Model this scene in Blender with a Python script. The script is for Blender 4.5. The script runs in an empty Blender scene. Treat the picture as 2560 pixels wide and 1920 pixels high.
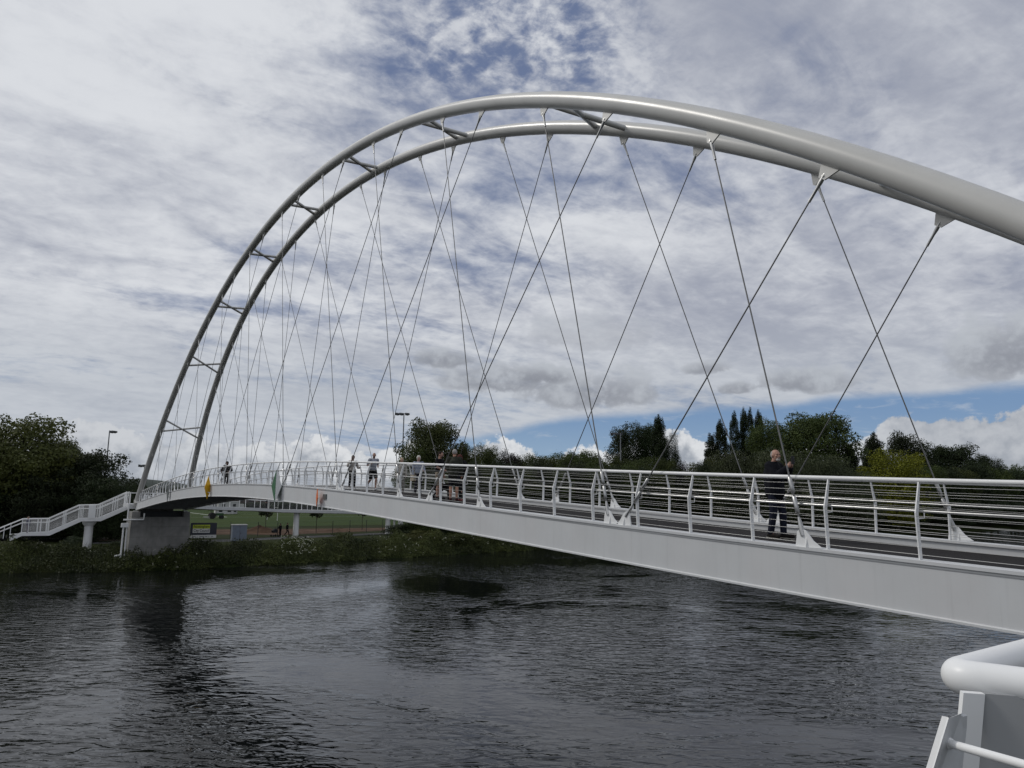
import bpy, bmesh, math, random
import numpy as np
from mathutils import Vector, Matrix
random.seed(7); rng = np.random.default_rng(7)
R = math.radians
S = bpy.context.scene; COL = S.collection

# ------------------------------------------------------------------ camera
XC, YC, ZC = 1.2356, 12.8069, 0.9909
YAW, PITCH, ROLL, F = 2.555855, 0.152672, 0.011157, 1840.38
_fw = Vector((-math.cos(YAW), -math.sin(YAW), 0)); _rt = _fw.cross(Vector((0, 0, 1)))
CF = _fw*math.cos(PITCH) + Vector((0, 0, 1))*math.sin(PITCH); _U = _rt.cross(CF)
CX = _rt*math.cos(ROLL) + _U*math.sin(ROLL); CY = -_rt*math.sin(ROLL) + _U*math.cos(ROLL)
CAM = Vector((XC, YC, ZC))
cd = bpy.data.cameras.new('camera'); cam = bpy.data.objects.new('camera', cd); COL.objects.link(cam)
cd.sensor_width = 36; cd.lens = F/2560*36; cd.clip_start = .05; cd.clip_end = 9000
cam.matrix_world = Matrix(((CX.x, CY.x, -CF.x, XC), (CX.y, CY.y, -CF.y, YC), (CX.z, CY.z, -CF.z, ZC), (0, 0, 0, 1)))
S.camera = cam
S.render.resolution_x = 1024; S.render.resolution_y = 768
S.view_settings.view_transform = 'Standard'; S.view_settings.look = 'None'
S.view_settings.exposure = 0.0; S.view_settings.gamma = 1

# ------------------------------------------------------------------ node helpers
class N:
    """a scalar socket with arithmetic"""
    def __init__(s, nt, sock): s.nt, s.s = nt, sock
    def _m(s, op, *o, clamp=False):
        n = s.nt.nodes.new('ShaderNodeMath'); n.operation = op; n.use_clamp = clamp
        for i, v in enumerate((s,)+o):
            if isinstance(v, N): s.nt.links.new(v.s, n.inputs[i])
            else: n.inputs[i].default_value = v
        return N(s.nt, n.outputs[0])
    def __add__(s, o): return s._m('ADD', o)
    def __radd__(s, o): return s._m('ADD', o)
    def __sub__(s, o): return s._m('SUBTRACT', o)
    def __rsub__(s, o): return (s*-1.0)+o
    def __mul__(s, o): return s._m('MULTIPLY', o)
    def __rmul__(s, o): return s._m('MULTIPLY', o)
    def __truediv__(s, o): return s._m('DIVIDE', o)
    def smooth(s, a, b, lo=0., hi=1.):
        n = s.nt.nodes.new('ShaderNodeMapRange'); n.interpolation_type = 'SMOOTHSTEP'
        s.nt.links.new(s.s, n.inputs[0])
        for i, v in enumerate((a, b, lo, hi)):
            if isinstance(v, N): s.nt.links.new(v.s, n.inputs[i+1])
            else: n.inputs[i+1].default_value = v
        return N(s.nt, n.outputs[0])
def comb(nt, x, y, z=0.):
    n = nt.nodes.new('ShaderNodeCombineXYZ')
    for i, v in enumerate((x, y, z)):
        if isinstance(v, N): nt.links.new(v.s, n.inputs[i])
        else: n.inputs[i].default_value = v
    return n.outputs[0]
def noise(nt, vec, scale, detail=4, rough=.5, dist=0., scl=None):
    if scl:
        m = nt.nodes.new('ShaderNodeVectorMath'); m.operation = 'MULTIPLY'; nt.links.new(vec, m.inputs[0]); m.inputs[1].default_value = scl; vec = m.outputs[0]
    n = nt.nodes.new('ShaderNodeTexNoise'); nt.links.new(vec, n.inputs['Vector'])
    n.inputs['Scale'].default_value = scale; n.inputs['Detail'].default_value = detail
    n.inputs['Roughness'].default_value = rough; n.inputs['Distortion'].default_value = dist
    return N(nt, n.outputs[0])
def mixc(nt, f, a, b):
    n = nt.nodes.new('ShaderNodeMix'); n.data_type = 'RGBA'; n.clamp_factor = True
    if isinstance(f, N): nt.links.new(f.s, n.inputs[0])
    else: n.inputs[0].default_value = f
    for i, v in ((6, a), (7, b)):
        if isinstance(v, (tuple, list)): n.inputs[i].default_value = (*v[:3], 1)
        else: nt.links.new(v, n.inputs[i])
    return n.outputs[2]

# ------------------------------------------------------------------ sky
SUN_DIR = Vector((0.62, 0.50, 0.78)).normalized()          # towards the sun
W = bpy.data.worlds.new('World'); S.world = W; W.use_nodes = True
nt = W.node_tree; bg = nt.nodes['Background']
tc = nt.nodes.new('ShaderNodeTexCoord'); sp = nt.nodes.new('ShaderNodeSeparateXYZ')
nt.links.new(tc.outputs['Generated'], sp.inputs[0])
dx, dy, dz = (N(nt, sp.outputs[i]) for i in range(3))
f_ = dx*.8333 + dy*-.5529; r_ = dx*-.5529 + dy*-.8333
A = r_._m('ARCTAN2', f_)*57.2958; E = dz._m('ARCSINE')*57.2958
zz = dz._m('MAXIMUM', 0.0)+.17
P = comb(nt, r_/zz, f_/zz)
PS = comb(nt, (r_/zz*.79+f_/zz*.61)*.62, (f_/zz*.79-r_/zz*.61)*1.35)      # drawn out along the wind
# thin clear sky behind the clouds
skyt = nt.nodes.new('ShaderNodeTexSky'); skyt.sky_type = 'NISHITA'; skyt.sun_disc = False
skyt.sun_elevation = math.asin(SUN_DIR.z); skyt.sun_rotation = math.atan2(SUN_DIR.x, SUN_DIR.y)
skyt.air_density = 1.0; skyt.dust_density = .6; skyt.ozone_density = 1.6
sv = nt.nodes.new('ShaderNodeVectorMath'); sv.operation = 'SCALE'; sv.inputs[3].default_value = .062
nt.links.new(skyt.outputs[0], sv.inputs[0])
deep = mixc(nt, E.smooth(2, 14), (.17, .30, .52), (.155, .20, .335))
clear = mixc(nt, .85, sv.outputs[0], deep)
# high broken layer
n1 = noise(nt, PS, 1.3, 8, .55, .4)
n2 = noise(nt, P, 12.0, 6, .6, .35)
n3 = noise(nt, PS, 1.9, 3, .45, .3)
n4 = noise(nt, PS, 4.2, 9, .6, .8)
topgap = (A+3.0).smooth(-14, 0)*(A-2).smooth(14, 2)*E.smooth(27, 33)
rightgrey = A.smooth(-4, 20)
leftw = A.smooth(-2, -30)
patch = lambda a0, e0, wa, we: ((A-a0)*(1/wa)*((A-a0)*(1/wa)) + (E-e0)*(1/we)*((E-e0)*(1/we)))._m('MULTIPLY', -1.)._m('EXPONENT')
gaps = topgap*.085 + patch(5, 24.0, 9, 2.2)*.13 + patch(-20, 17.5, 3.5, .8)*.13 + patch(-22, 13.6, 7, .8)*.12 + patch(1, 17, 6, 2.5)*.05 \
     + patch(16, 21, 6, 2.5)*.04 + patch(25, 31, 9, 3)*.03
n5 = noise(nt, P, 26.0, 5, .6, .3)
cover = n1*.52 + n2*.13 + n4*.27 + n5*.08 + (n5-.5)*topgap*.35 + (n2-.5)*topgap*.40 + leftw*.07 + rightgrey*.07 - gaps + .022
alpha = cover.smooth(.33, .56)
bri = (n3*.75 + n2*.18 + n4*.32 + leftw*.13*E.smooth(8, 20) - rightgrey*.11 - .10 - patch(-33, 20, 9, 3)*.20 - patch(24, 28, 14, 8)*.06)
cloud = mixc(nt, (bri+(n2-.5)*.26+(n5-.5)*.14+(n4-.5)*.25).smooth(.16, .78), (.36, .385, .46), (.735, .755, .79))
lowhaze = E.smooth(15, 7)
cloud = mixc(nt, lowhaze*.62, cloud, (.475, .51, .56))
high = mixc(nt, alpha*.96, clear, cloud)
# the layer ends a few degrees above the horizon on the right
wob = (noise(nt, comb(nt, A, E), .16, 6, .6, 0, (1, 2.2, 1))-.5)*2.2
etop = A.smooth(-14, 9, 2.6, 6.35) + A.smooth(6, 34, 0, 1.0)
edge = (E - etop + wob*.55).smooth(-.35, .55)
stripcol = mixc(nt, E.smooth(2.0, 7.0), (.29, .41, .55), (.19, .305, .49))
wisp = (noise(nt, comb(nt, A, E), .30, 6, .6, .6, (1, 4, 1))).smooth(.53, .75)*.5
stripcol = mixc(nt, wisp, stripcol, (.5, .55, .62))
sky = mixc(nt, edge, stripcol, high)
# ragged grey cumulus under the layer
AE_ = comb(nt, A, E)
cn = noise(nt, AE_, .36, 9, .56, .15, (1, 1.15, 1)); cn2 = noise(nt, AE_, 1.1, 6, .6, .1)
def puff(sky, a0, e0, wa, we, lo, hi, k=2.6, op=.95, flat=.55):
    ea = (E-e0)
    ee = ea._m('MAXIMUM', ea*(-1./flat))
    g = 1.0 - (A-a0)*(1/wa)*((A-a0)*(1/wa)) - ee*(1/we)*(ee*(1/we)) + (cn-.5)*k + (cn2-.5)*.8
    al = g.smooth(-.05, .75)
    sh = (ea*(1/we) + (cn-.5)*4.5 + (cn2-.5)*1.5).smooth(-.7, 1.1)
    return mixc(nt, al*op, sky, mixc(nt, sh, lo, hi))
G1, G2 = (.235, .25, .29), (.47, .50, .545)
for a in ((-.8, 9.0, 6.2, 1.9), (6.2, 8.0, 6.6, 2.3), (21.5, 8.4, 4.2, 1.4), (35, 9.5, 4.4, 3.2), (-5.5, 10.5, 3.2, 1.2), (15, 9.7, 2., .9), (17.3, 8.2, 2., .8), (2.5, 9.3, 2.5, 1.1)):
    sky = puff(sky, *a, G1, G2, op=.8, k=3.4)
sky = puff(sky, 6, 12.5, 6, 2.2, (.36, .38, .43), (.46, .49, .54), op=.55)
# cumulus along the horizon
hA = noise(nt, comb(nt, A, 0.), .16, 3, .5)*3.4 + 2.0 + A.smooth(24, 29)*2.3 + patch(-31, 4, 6, 90)*1.0 + patch(-1.2, 4, 2.6, 90)*1.0 + patch(12.5, 4, 2.4, 90)*1.9 + patch(27.6, 4, 1.0, 90)*1.0
hz = (hA + (cn-.5)*3.4 + (cn2-.5)*2.2 - E)
sh = ((cn-.5)*3.6 + (cn2-.5)*2.2 + .55 - (hz-.6)*.22).smooth(-.35, .95)
hcol = mixc(nt, sh, (.33, .36, .41), (.74, .755, .775))
hcol = mixc(nt, A.smooth(-10, -28)*.45, hcol, (.42, .45, .5)); hcol = mixc(nt, A.smooth(20, 30)*.6, hcol, (.36, .385, .43))
sky = mixc(nt, hz.smooth(0, .42)*.97, sky, hcol)
gr = mixc(nt, dz.smooth(-.02, 0.0), (.05, .06, .05), sky)
nt.links.new(gr, bg.inputs[0]); bg.inputs[1].default_value = .97
try: W.cycles.sampling_method = 'MANUAL'; W.cycles.sample_map_resolution = 512
except Exception: pass

sl = bpy.data.lights.new('sun', 'SUN'); sun = bpy.data.objects.new('sun', sl); COL.objects.link(sun)
sl.energy = 1.25; sl.angle = R(11); sl.color = (1, .96, .9)
sun.rotation_euler = (-SUN_DIR).to_track_quat('-Z', 'Y').to_euler()

# ------------------------------------------------------------------ materials
def mat(name, base, rough=.6, metal=0., var=0., vscale=2., bump=0., bscale=20., spec=.5, col2=None, streak=0., trans=0., detail=5, coord='Object'):
    m = bpy.data.materials.new(name); m.use_nodes = True; t = m.node_tree; b = t.nodes['Principled BSDF']
    b.inputs['Roughness'].default_value = rough; b.inputs['Metallic'].default_value = metal
    b.inputs['Specular IOR Level'].default_value = spec
    tcn = t.nodes.new('ShaderNodeTexCoord'); v = tcn.outputs[coord]
    c2 = col2 or tuple(x*(1-var) for x in base)
    if var or col2:
        n = noise(t, v, vscale, detail, .6)
        c = mixc(t, n.smooth(.35, .68), base, c2)
        if streak:
            s = noise(t, v, 7., 5, .7, 0, (1, 1, .04)); c = mixc(t, s.smooth(.5, .8)*streak, c, tuple(x*.62 for x in base))
            s = noise(t, v, .9, 2, .5, 0, (1, 1, .05)); c = mixc(t, s.smooth(.4, .62)*streak*.5, c, (base[0]*.98, base[1]*.9, base[2]*.88))
        t.links.new(c, b.inputs['Base Color'])
        rr = n.smooth(.3, .7, rough*.85, min(1, rough*1.15)); t.links.new(rr.s, b.inputs['Roughness'])
    else: b.inputs['Base Color'].default_value = (*base, 1)
    if bump:
        n = noise(t, v, bscale, 4, .6); bn = t.nodes.new('ShaderNodeBump'); bn.inputs['Strength'].default_value = bump
        bn.inputs['Distance'].default_value = .02; t.links.new(n.s, bn.inputs['Height']); t.links.new(bn.outputs[0], b.inputs['Normal'])
    return m
def foliage(name, c1, c2, c3=None):
    m = bpy.data.materials.new(name); m.use_nodes = True; t = m.node_tree; b = t.nodes['Principled BSDF']
    tcn = t.nodes.new('ShaderNodeTexCoord'); g = t.nodes.new('ShaderNodeNewGeometry'); oi = t.nodes.new('ShaderNodeObjectInfo')
    n = noise(t, tcn.outputs['Object'], 5.5, 3, .6)
    c = mixc(t, n.smooth(.36, .64), c1, c2)
    c = mixc(t, N(t, g.outputs['Random Per Island'])*.36, c, c3 or tuple(x*1.5 for x in c2))
    hs = t.nodes.new('ShaderNodeHueSaturation'); t.links.new(c, hs.inputs['Color'])
    v = N(t, oi.outputs['Random']); t.links.new((v*.45+.8).s, hs.inputs['Value']); t.links.new((v*.03+.485).s, hs.inputs['Hue'])
    t.links.new(hs.outputs[0], b.inputs['Base Color']); b.inputs['Roughness'].default_value = .62; b.inputs['Specular IOR Level'].default_value = .18
    tr = t.nodes.new('ShaderNodeBsdfTranslucent'); t.links.new(hs.outputs[0], tr.inputs[0])
    mx = t.nodes.new('ShaderNodeMixShader'); mx.inputs[0].default_value = .22
    t.links.new(b.outputs[0], mx.inputs[1]); t.links.new(tr.outputs[0], mx.inputs[2]); t.links.new(mx.outputs[0], t.nodes['Material Output'].inputs[0])
    return m
M = {}
M['white'] = mat('white_paint', (.80, .805, .80), .42, var=.07, vscale=1.3, spec=.4)
M['girder'] = mat('girder_paint', (.585, .598, .605), .55, var=.07, vscale=.8, streak=.32, spec=.35)
M['arch'] = mat('arch_paint', (.56, .555, .53), .32, var=.10, vscale=.7, spec=.6)
M['steel'] = mat('stainless_steel', (.48, .48, .47), .36, metal=.9, var=.15, vscale=6)
M['cable'] = mat('cable_steel', (.17, .17, .165), .36, metal=.7, var=.2, vscale=30)
M['wire'] = mat('railing_wire', (.42, .42, .41), .4, metal=.5)
M['asphalt'] = mat('deck_surfacing', (.019, .0175, .0175), .92, var=.25, vscale=3, bump=.5, bscale=120, col2=(.028, .026, .026), spec=.12)
M['under'] = mat('soffit_grey_and_shade', (.33, .34, .35), .6, var=.2, vscale=.6)
M['dark'] = mat('dark_metal', (.03, .032, .035), .5)
M['black'] = mat('black_cloth', (.009, .010, .014), .85, var=.3, vscale=14)
M['pole'] = mat('galvanised_pole', (.22, .23, .24), .5, metal=.4, var=.2)
M['bark'] = mat('bark', (.05, .042, .032), .9, var=.4, vscale=3)
M['grass'] = mat('grass_ground', (.018, .026, .008), .95, col2=(.030, .034, .013), vscale=.35, bump=.4, bscale=3, spec=.05)
M['field'] = mat('mown_field', (.030, .050, .013), .95, col2=(.042, .060, .018), vscale=.05, detail=8, spec=.05)
M['dirt'] = mat('bare_soil', (.095, .060, .040), .95, col2=(.060, .040, .028), vscale=.5, bump=.8, bscale=2.5, detail=9, spec=.05)
M['path'] = mat('path_asphalt', (.095, .095, .095), .9, var=.2, vscale=.8, spec=.05)
M['line'] = mat('line_paint', (.5, .52, .48), .9)
M['blue'] = mat('cabinet_paint', (.16, .19, .24), .5, var=.12)
M['navy'] = mat('sign_navy', (.025, .028, .042), .5)
M['lime'] = mat('sign_lime', (.48, .56, .03), .5)
M['signw'] = mat('sign_white', (.62, .62, .6), .5)
M['ink'] = mat('sign_ink', (.012, .012, .012), .6)
M['yellow'] = mat('yellow_panel', (.75, .42, .01), .4)
M['green'] = mat('green_panel', (.004, .11, .03), .4)
M['orange'] = mat('orange_panel', (.72, .16, .03), .4)
M['grey'] = mat('grey_panel', (.10, .11, .11), .5)
M['rubber'] = mat('rubber', (.012, .012, .012), .8)
M['glass'] = mat('dark_glass', (.02, .022, .025), .1)
M['cabin'] = mat('cabin_paint', (.5, .5, .49), .6, var=.15)
M['brick'] = mat('brickwork', (.085, .060, .05), .85, var=.25)
M['roof'] = mat('roof_tiles', (.09, .08, .078), .85, var=.25)
# concrete with lift lines and form marks
M['concrete'] = mat('board_marked_concrete', (.26, .255, .24), .85, col2=(.19, .187, .178), vscale=1.1, bump=.3, bscale=14, detail=9)
t = M['concrete'].node_tree; b_ = t.nodes['Principled BSDF']; tcn = t.nodes.new('ShaderNodeTexCoord'); s_ = t.nodes.new('ShaderNodeSeparateXYZ')
t.links.new(tcn.outputs['Object'], s_.inputs[0])
fr = N(t, s_.outputs[2])*1.0; fr = (fr+.35)._m('FRACT').smooth(0, .035)
st = noise(t, tcn.outputs['Object'], 3, 5, .7, 0, (1, 1, .08)).smooth(.45, .8)
old = b_.inputs['Base Color'].links[0].from_socket
cc = mixc(t, 1.0-fr, old, (.12, .118, .11)); cc = mixc(t, st*.45, cc, (.14, .135, .12)); t.links.new(cc, b_.inputs['Base Color'])
# leaves
M['leaf_mid'] = foliage('leaves_mid_green', (.027, .041, .011), (.054, .070, .018), (.080, .095, .026))
M['leaf_dark'] = foliage('leaves_dark_green', (.012, .020, .008), (.026, .038, .014), (.042, .056, .022))
M['leaf_olive'] = foliage('leaves_olive', (.036, .044, .011), (.070, .078, .020), (.105, .11, .028))
M['leaf_copper'] = foliage('leaves_copper', (.014, .010, .012), (.024, .016, .018), (.035, .022, .022))
M['leaf_yellow'] = foliage('leaves_yellow_green', (.085, .10, .008), (.15, .165, .012), (.20, .21, .02))
M['leaf_willow'] = foliage('leaves_willow', (.036, .047, .021), (.060, .072, .035), (.085, .098, .05))
M['flower'] = mat('white_blossom', (.55, .56, .45), .9)
# water
m = bpy.data.materials.new('river_water'); m.use_nodes = True; t = m.node_tree; b = t.nodes['Principled BSDF']
b.inputs['Base Color'].default_value = (.0045, .0055, .0055, 1); b.inputs['Roughness'].default_value = .015; b.inputs['IOR'].default_value = 1.333
tcn = t.nodes.new('ShaderNodeTexCoord'); mp = t.nodes.new('ShaderNodeMapping'); t.links.new(tcn.outputs['Object'], mp.inputs[0])
mp.inputs['Rotation'].default_value = (0, 0, R(33.6+6)); v = mp.outputs[0]
pat = noise(t, v, .055, 4, .55, 1.2).smooth(.38, .60)
w1 = noise(t, v, 2.2, 2, .45, .9, (1.0, .45, 1)); w2 = noise(t, v, 6.5, 2, .5, .6, (1.0, .5, 1)); w3 = noise(t, v, .22, 2, .5, .4)
hh = (w1*(pat*.95+.16) + w2*(pat*.15+.03)*.6 + w3*.5)
bn = t.nodes.new('ShaderNodeBump'); bn.inputs['Strength'].default_value = 1.0; bn.inputs['Distance'].default_value = .078
t.links.new(hh.s, bn.inputs['Height']); t.links.new(bn.outputs[0], b.inputs['Normal']); M['water'] = m

# ------------------------------------------------------------------ mesh helpers
def frame(d):
    d = Vector(d).normalized(); a = Vector((0, 0, 1)) if abs(d.z) < .9 else Vector((0, 1, 0))
    u = d.cross(a).normalized(); return u, d.cross(u).normalized(), d
class MB:
    def __init__(s): s.v = []; s.f = []; s.sm = []
    def add(s, vs, fs, smooth=False):
        o = len(s.v); s.v += [tuple(x) for x in vs]; s.f += [tuple(i+o for i in f) for f in fs]; s.sm += [smooth]*len(fs); return s
    def box(s, lo, hi):
        x0, y0, z0 = lo; x1, y1, z1 = hi
        return s.add([(x0,y0,z0),(x1,y0,z0),(x1,y1,z0),(x0,y1,z0),(x0,y0,z1),(x1,y0,z1),(x1,y1,z1),(x0,y1,z1)],
                     [(0,3,2,1),(4,5,6,7),(0,1,5,4),(1,2,6,5),(2,3,7,6),(3,0,4,7)])
    def bar(s, a, b, w, h, up=(0,0,1)):
        a, b = Vector(a), Vector(b); d = (b-a).normalized(); u = d.cross(Vector(up)).normalized(); n = u.cross(d)
        u = u*(w/2); n = n*(h/2); vs = [p+q for p in (a, b) for q in (-u-n, u-n, u+n, -u+n)]
        return s.add(vs, [(0,1,2,3),(7,6,5,4),(0,4,5,1),(1,5,6,2),(2,6,7,3),(3,7,4,0)])
    def tube(s, pts, r, n=8, caps=True, smooth=True):
        pts = [Vector(p) for p in pts]; rs = r if isinstance(r, (list, tuple)) else [r]*len(pts); vs = []; fs = []
        u = None
        for i, p in enumerate(pts):
            d = (pts[min(i+1, len(pts)-1)]-pts[max(i-1, 0)]).normalized()
            if u is None: u = frame(d)[0]
            u = (u - d*u.dot(d)).normalized(); w = d.cross(u)
            vs += [p + (u*math.cos(2*math.pi*k/n)+w*math.sin(2*math.pi*k/n))*rs[i] for k in range(n)]
        for i in range(len(pts)-1):
            fs += [(i*n+k, i*n+(k+1) % n, (i+1)*n+(k+1) % n, (i+1)*n+k) for k in range(n)]
        s.add(vs, fs, smooth)
        if caps: s.add(vs[:n], [tuple(range(n))[::-1]]); s.add(vs[-n:], [tuple(range(n))])
        return s
    def prism(s, poly, nrm):
        """poly: list of 3-D points (one face), extruded by nrm"""
        n = len(poly); nrm = Vector(nrm); a = [Vector(p) for p in poly]; vs = a + [p+nrm for p in a]
        return s.add(vs, [tuple(range(n))[::-1], tuple(range(n, 2*n))] + [(i, (i+1) % n, n+(i+1) % n, n+i) for i in range(n)])
    def ball(s, c, r, nu=12, nv=8, R3=None):
        c = Vector(c); r = Vector(r) if not isinstance(r, (int, float)) else Vector((r, r, r)); vs = []; fs = []
        for j in range(nv+1):
            th = math.pi*j/nv
            for i in range(nu):
                q = Vector((r.x*math.sin(th)*math.cos(2*math.pi*i/nu), r.y*math.sin(th)*math.sin(2*math.pi*i/nu), r.z*math.cos(th)))
                if R3: q = R3 @ q
                vs.append(c+q)
        for j in range(nv):
            for i in range(nu): fs.append((j*nu+i, (j+1)*nu+i, (j+1)*nu+(i+1) % nu, j*nu+(i+1) % nu))
        return s.add(vs, fs, True)
    def sweep(s, secs, closed=True, caps=True, smooth=False):
        """secs: list of lists of points (same count)"""
        n = len(secs[0]); vs = [q for c in secs for q in c]; fs = []
        for i in range(len(secs)-1):
            for k in range(n if closed else n-1): fs.append((i*n+k, i*n+(k+1) % n, (i+1)*n+(k+1) % n, (i+1)*n+k))
        s.add(vs, fs, smooth)
        if caps and closed: s.add(secs[0], [tuple(range(n))[::-1]]); s.add(secs[-1], [tuple(range(n))])
        return s
    def build(s, name, material, parent=None):
        me = bpy.data.meshes.new(name); me.from_pydata(s.v, [], s.f); me.update()
        me.polygons.foreach_set('use_smooth', s.sm)
        bm = bmesh.new(); bm.from_mesh(me); bmesh.ops.recalc_face_normals(bm, faces=bm.faces); bm.to_mesh(me); bm.free()
        ml = material if isinstance(material, list) else [material]
        for q in ml: me.materials.append(q)
        o = bpy.data.objects.new(name, me); COL.objects.link(o)
        if parent is not None: o.parent = parent
        return o
def tag(o, label=None, cat=None, group=None, kind=None):
    if label: o['label'] = label
    if cat: o['category'] = cat
    if group: o['group'] = group
    if kind: o['kind'] = kind
    return o
def thing(name, label, cat, loc=(0,0,0), rz=0, group=None):
    o = bpy.data.objects.new(name, None); COL.objects.link(o); o.location = loc; o.rotation_euler = (0, 0, rz)
    o.empty_display_size = .3; return tag(o, label, cat, group)
def copy_tree(o, parent=None):
    c = o.copy(); COL.objects.link(c); c.parent = parent
    for ch in list(o.children): copy_tree(ch, c)
    return c
def ray(px, py): return CF + CX*((px-1280)/F) - CY*((py-960)/F)
def onx(px, py, x): r = ray(px, py); return CAM + r*((x-XC)/r.x)
def onz(px, py, z): r = ray(px, py); return CAM + r*((z-ZC)/r.z)
def at(px, py, d): return CAM + ray(px, py)*d

# ------------------------------------------------------------------ bridge geometry
L, HB, KB, TILT, WB = 87.026, 18.3954, .91302, .077072, 2.4425
GD, HR = .7554, 1.1233
H1 = HB/KB; RA = (L*L/4+H1*H1)/(2*H1)
def dzz(x):
    u = 2*x/L-1; return 1.5783*(1-u**2) + .4489*(u-u**3) - .7168*(u**2-u**4)
def arch_pt(x, side):
    z = KB*(math.sqrt(max(0, RA*RA-(x-L/2)**2))-(RA-H1))-.2587
    return Vector((x, side*(WB-.0433-z*math.sin(TILT)), z*math.cos(TILT)))
def arch_r(x): return .5*(.452+.075*(max(0, x)/L)**2)
bridge = thing('footbridge', 'long white tied-arch footbridge over the river, with crossed steel hangers and a humped deck', 'bridge')
XS = [L*i/72 for i in range(73)]
for side in (1, -1):
    n = 110; a0 = math.asin(L/2/RA); pts = [arch_pt(L/2+RA*math.sin(-a0+2*a0*i/n), side) for i in range(n+1)]
    mb = MB(); mb.tube(pts, [arch_r(p.x) for p in pts], 40)
    for xw in (27.2, 47.3, 67.4):                               # welded joints
        p, q = arch_pt(xw-.012, side), arch_pt(xw+.012, side); mb.tube([p, q], arch_r(xw)+.0018, 40)
    mb.build('arch', M['arch'], bridge)
    # base shoes
    for x in (0, L):
        p = arch_pt(x, side); s = 1 if x == 0 else -1
        MB().prism([(x-s*.1, side*WB-.18, -.02), (x+s*1.0, side*WB-.18, -.02), (x+s*.55, side*WB-.18, .38), (x-s*.1, side*WB-.18, .3)], (0, .36, 0)).build('arch_shoe', M['arch'], bridge)
    # edge girder
    prof = [(-.34, .0), (.0, .0), (.0, -.045), (-.022, -.05), (-.022, -GD+.045), (.004, -GD+.03), (.004, -GD), (-.34, -GD), (-.34, -GD+.03), (-.30, -GD+.05), (-.30, -.05), (-.34, -.045)]
    secs = [[Vector((x, side*(WB+a), dzz(x)+b)) for a, b in prof] for x in XS]
    MB().sweep(secs).build('edge_girder', M['girder'], bridge)
    mb = MB()
    secs = [[Vector((x, side*(WB+a), dzz(x)+b)) for a, b in ((-.015, -.055), (-.012, -.055), (-.012, -.085), (-.015, -.085))] for x in XS]
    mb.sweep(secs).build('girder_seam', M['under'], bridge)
yi = WB-.345
secs = [[Vector((x, -yi, dzz(x)-.17)), Vector((x, yi, dzz(x)-.17)), Vector((x, yi, dzz(x)-.25)), Vector((x, -yi, dzz(x)-.25))] for x in XS]
MB().sweep(secs).build('deck_surface', M['asphalt'], bridge)
secs = [[Vector((x, -yi, dzz(x)-.254)), Vector((x, yi, dzz(x)-.254)), Vector((x, yi-.05, dzz(x)-.40)), Vector((x, 0, dzz(x)-.62)), Vector((x, -yi+.05, dzz(x)-.40))] for x in XS]
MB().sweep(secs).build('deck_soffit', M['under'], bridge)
for i in range(1, 31):
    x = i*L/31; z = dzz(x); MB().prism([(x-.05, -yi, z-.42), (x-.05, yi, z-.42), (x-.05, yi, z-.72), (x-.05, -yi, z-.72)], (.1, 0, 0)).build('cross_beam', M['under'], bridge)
# cross braces between the arches: X of two tubes
for k in range(-4, 5):
    xc = 43.3+8.8*k; dd = .5 if abs(k) < 3 else .75
    mb = MB()
    for s in (1, -1):
        a, b = arch_pt(xc-.35-s*dd, 1), arch_pt(xc+.35+s*dd, -1); mb.tube([a, b], .085, 14)
    mb.build('cross_brace', M['arch'], bridge)
# hangers: (x on the arch, x on the deck); light set leans one way, the mirrored set the other
lt = [10.5, 16.7, 23.2, 30.0, 37.0, 44.3, 51.5, 58.8, 65.9, 72.5, 78.7]
lb = [8.5, 13.15, 18.4, 23.5, 29.15, 36.3, 43.1, 50.0, 57.6, 65.3, 73.9]
dt = [7.9, 13.87, 20.3, 26.9, 33.8, 41.0, 48.2, 55.4, 62.6, 69.4, 75.9, 81.4]
db = [12.72, 21.4, 28.72, 36.15, 43.0, 49.4, 55.3, 61.6, 67.7, 73.0, 78.4, 82.8]
pairs = [(a, b) for a, b in zip(lt, lb)] + [(a, b) for a, b in zip(dt, db)] + [(4.4, 2.9)]
def plate(mb, x, side, lean):
    """triangular anchor plate on the girder, lean = direction (+1 leans to +x)"""
    y = side*(WB-.055); z = dzz(x)
    if lean > 0: pl = [(-.26, 0), (.20, 0), (.16, .24), (.09, .29), (.0, .25), (-.12, .1)]
    else: pl = [(.26, 0), (-.20, 0), (-.16, .24), (-.09, .29), (.0, .25), (.12, .1)]
    mb.prism([(x+a, y-.014, z+b) for a, b in pl], (0, .028, 0))
    mb.prism([(x-.01, y-.13, z+.0), (x-.01, y+.05, z), (x-.01, y+.01, z+.17), (x-.01, y-.03, z+.17)], (.02, 0, 0))
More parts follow.
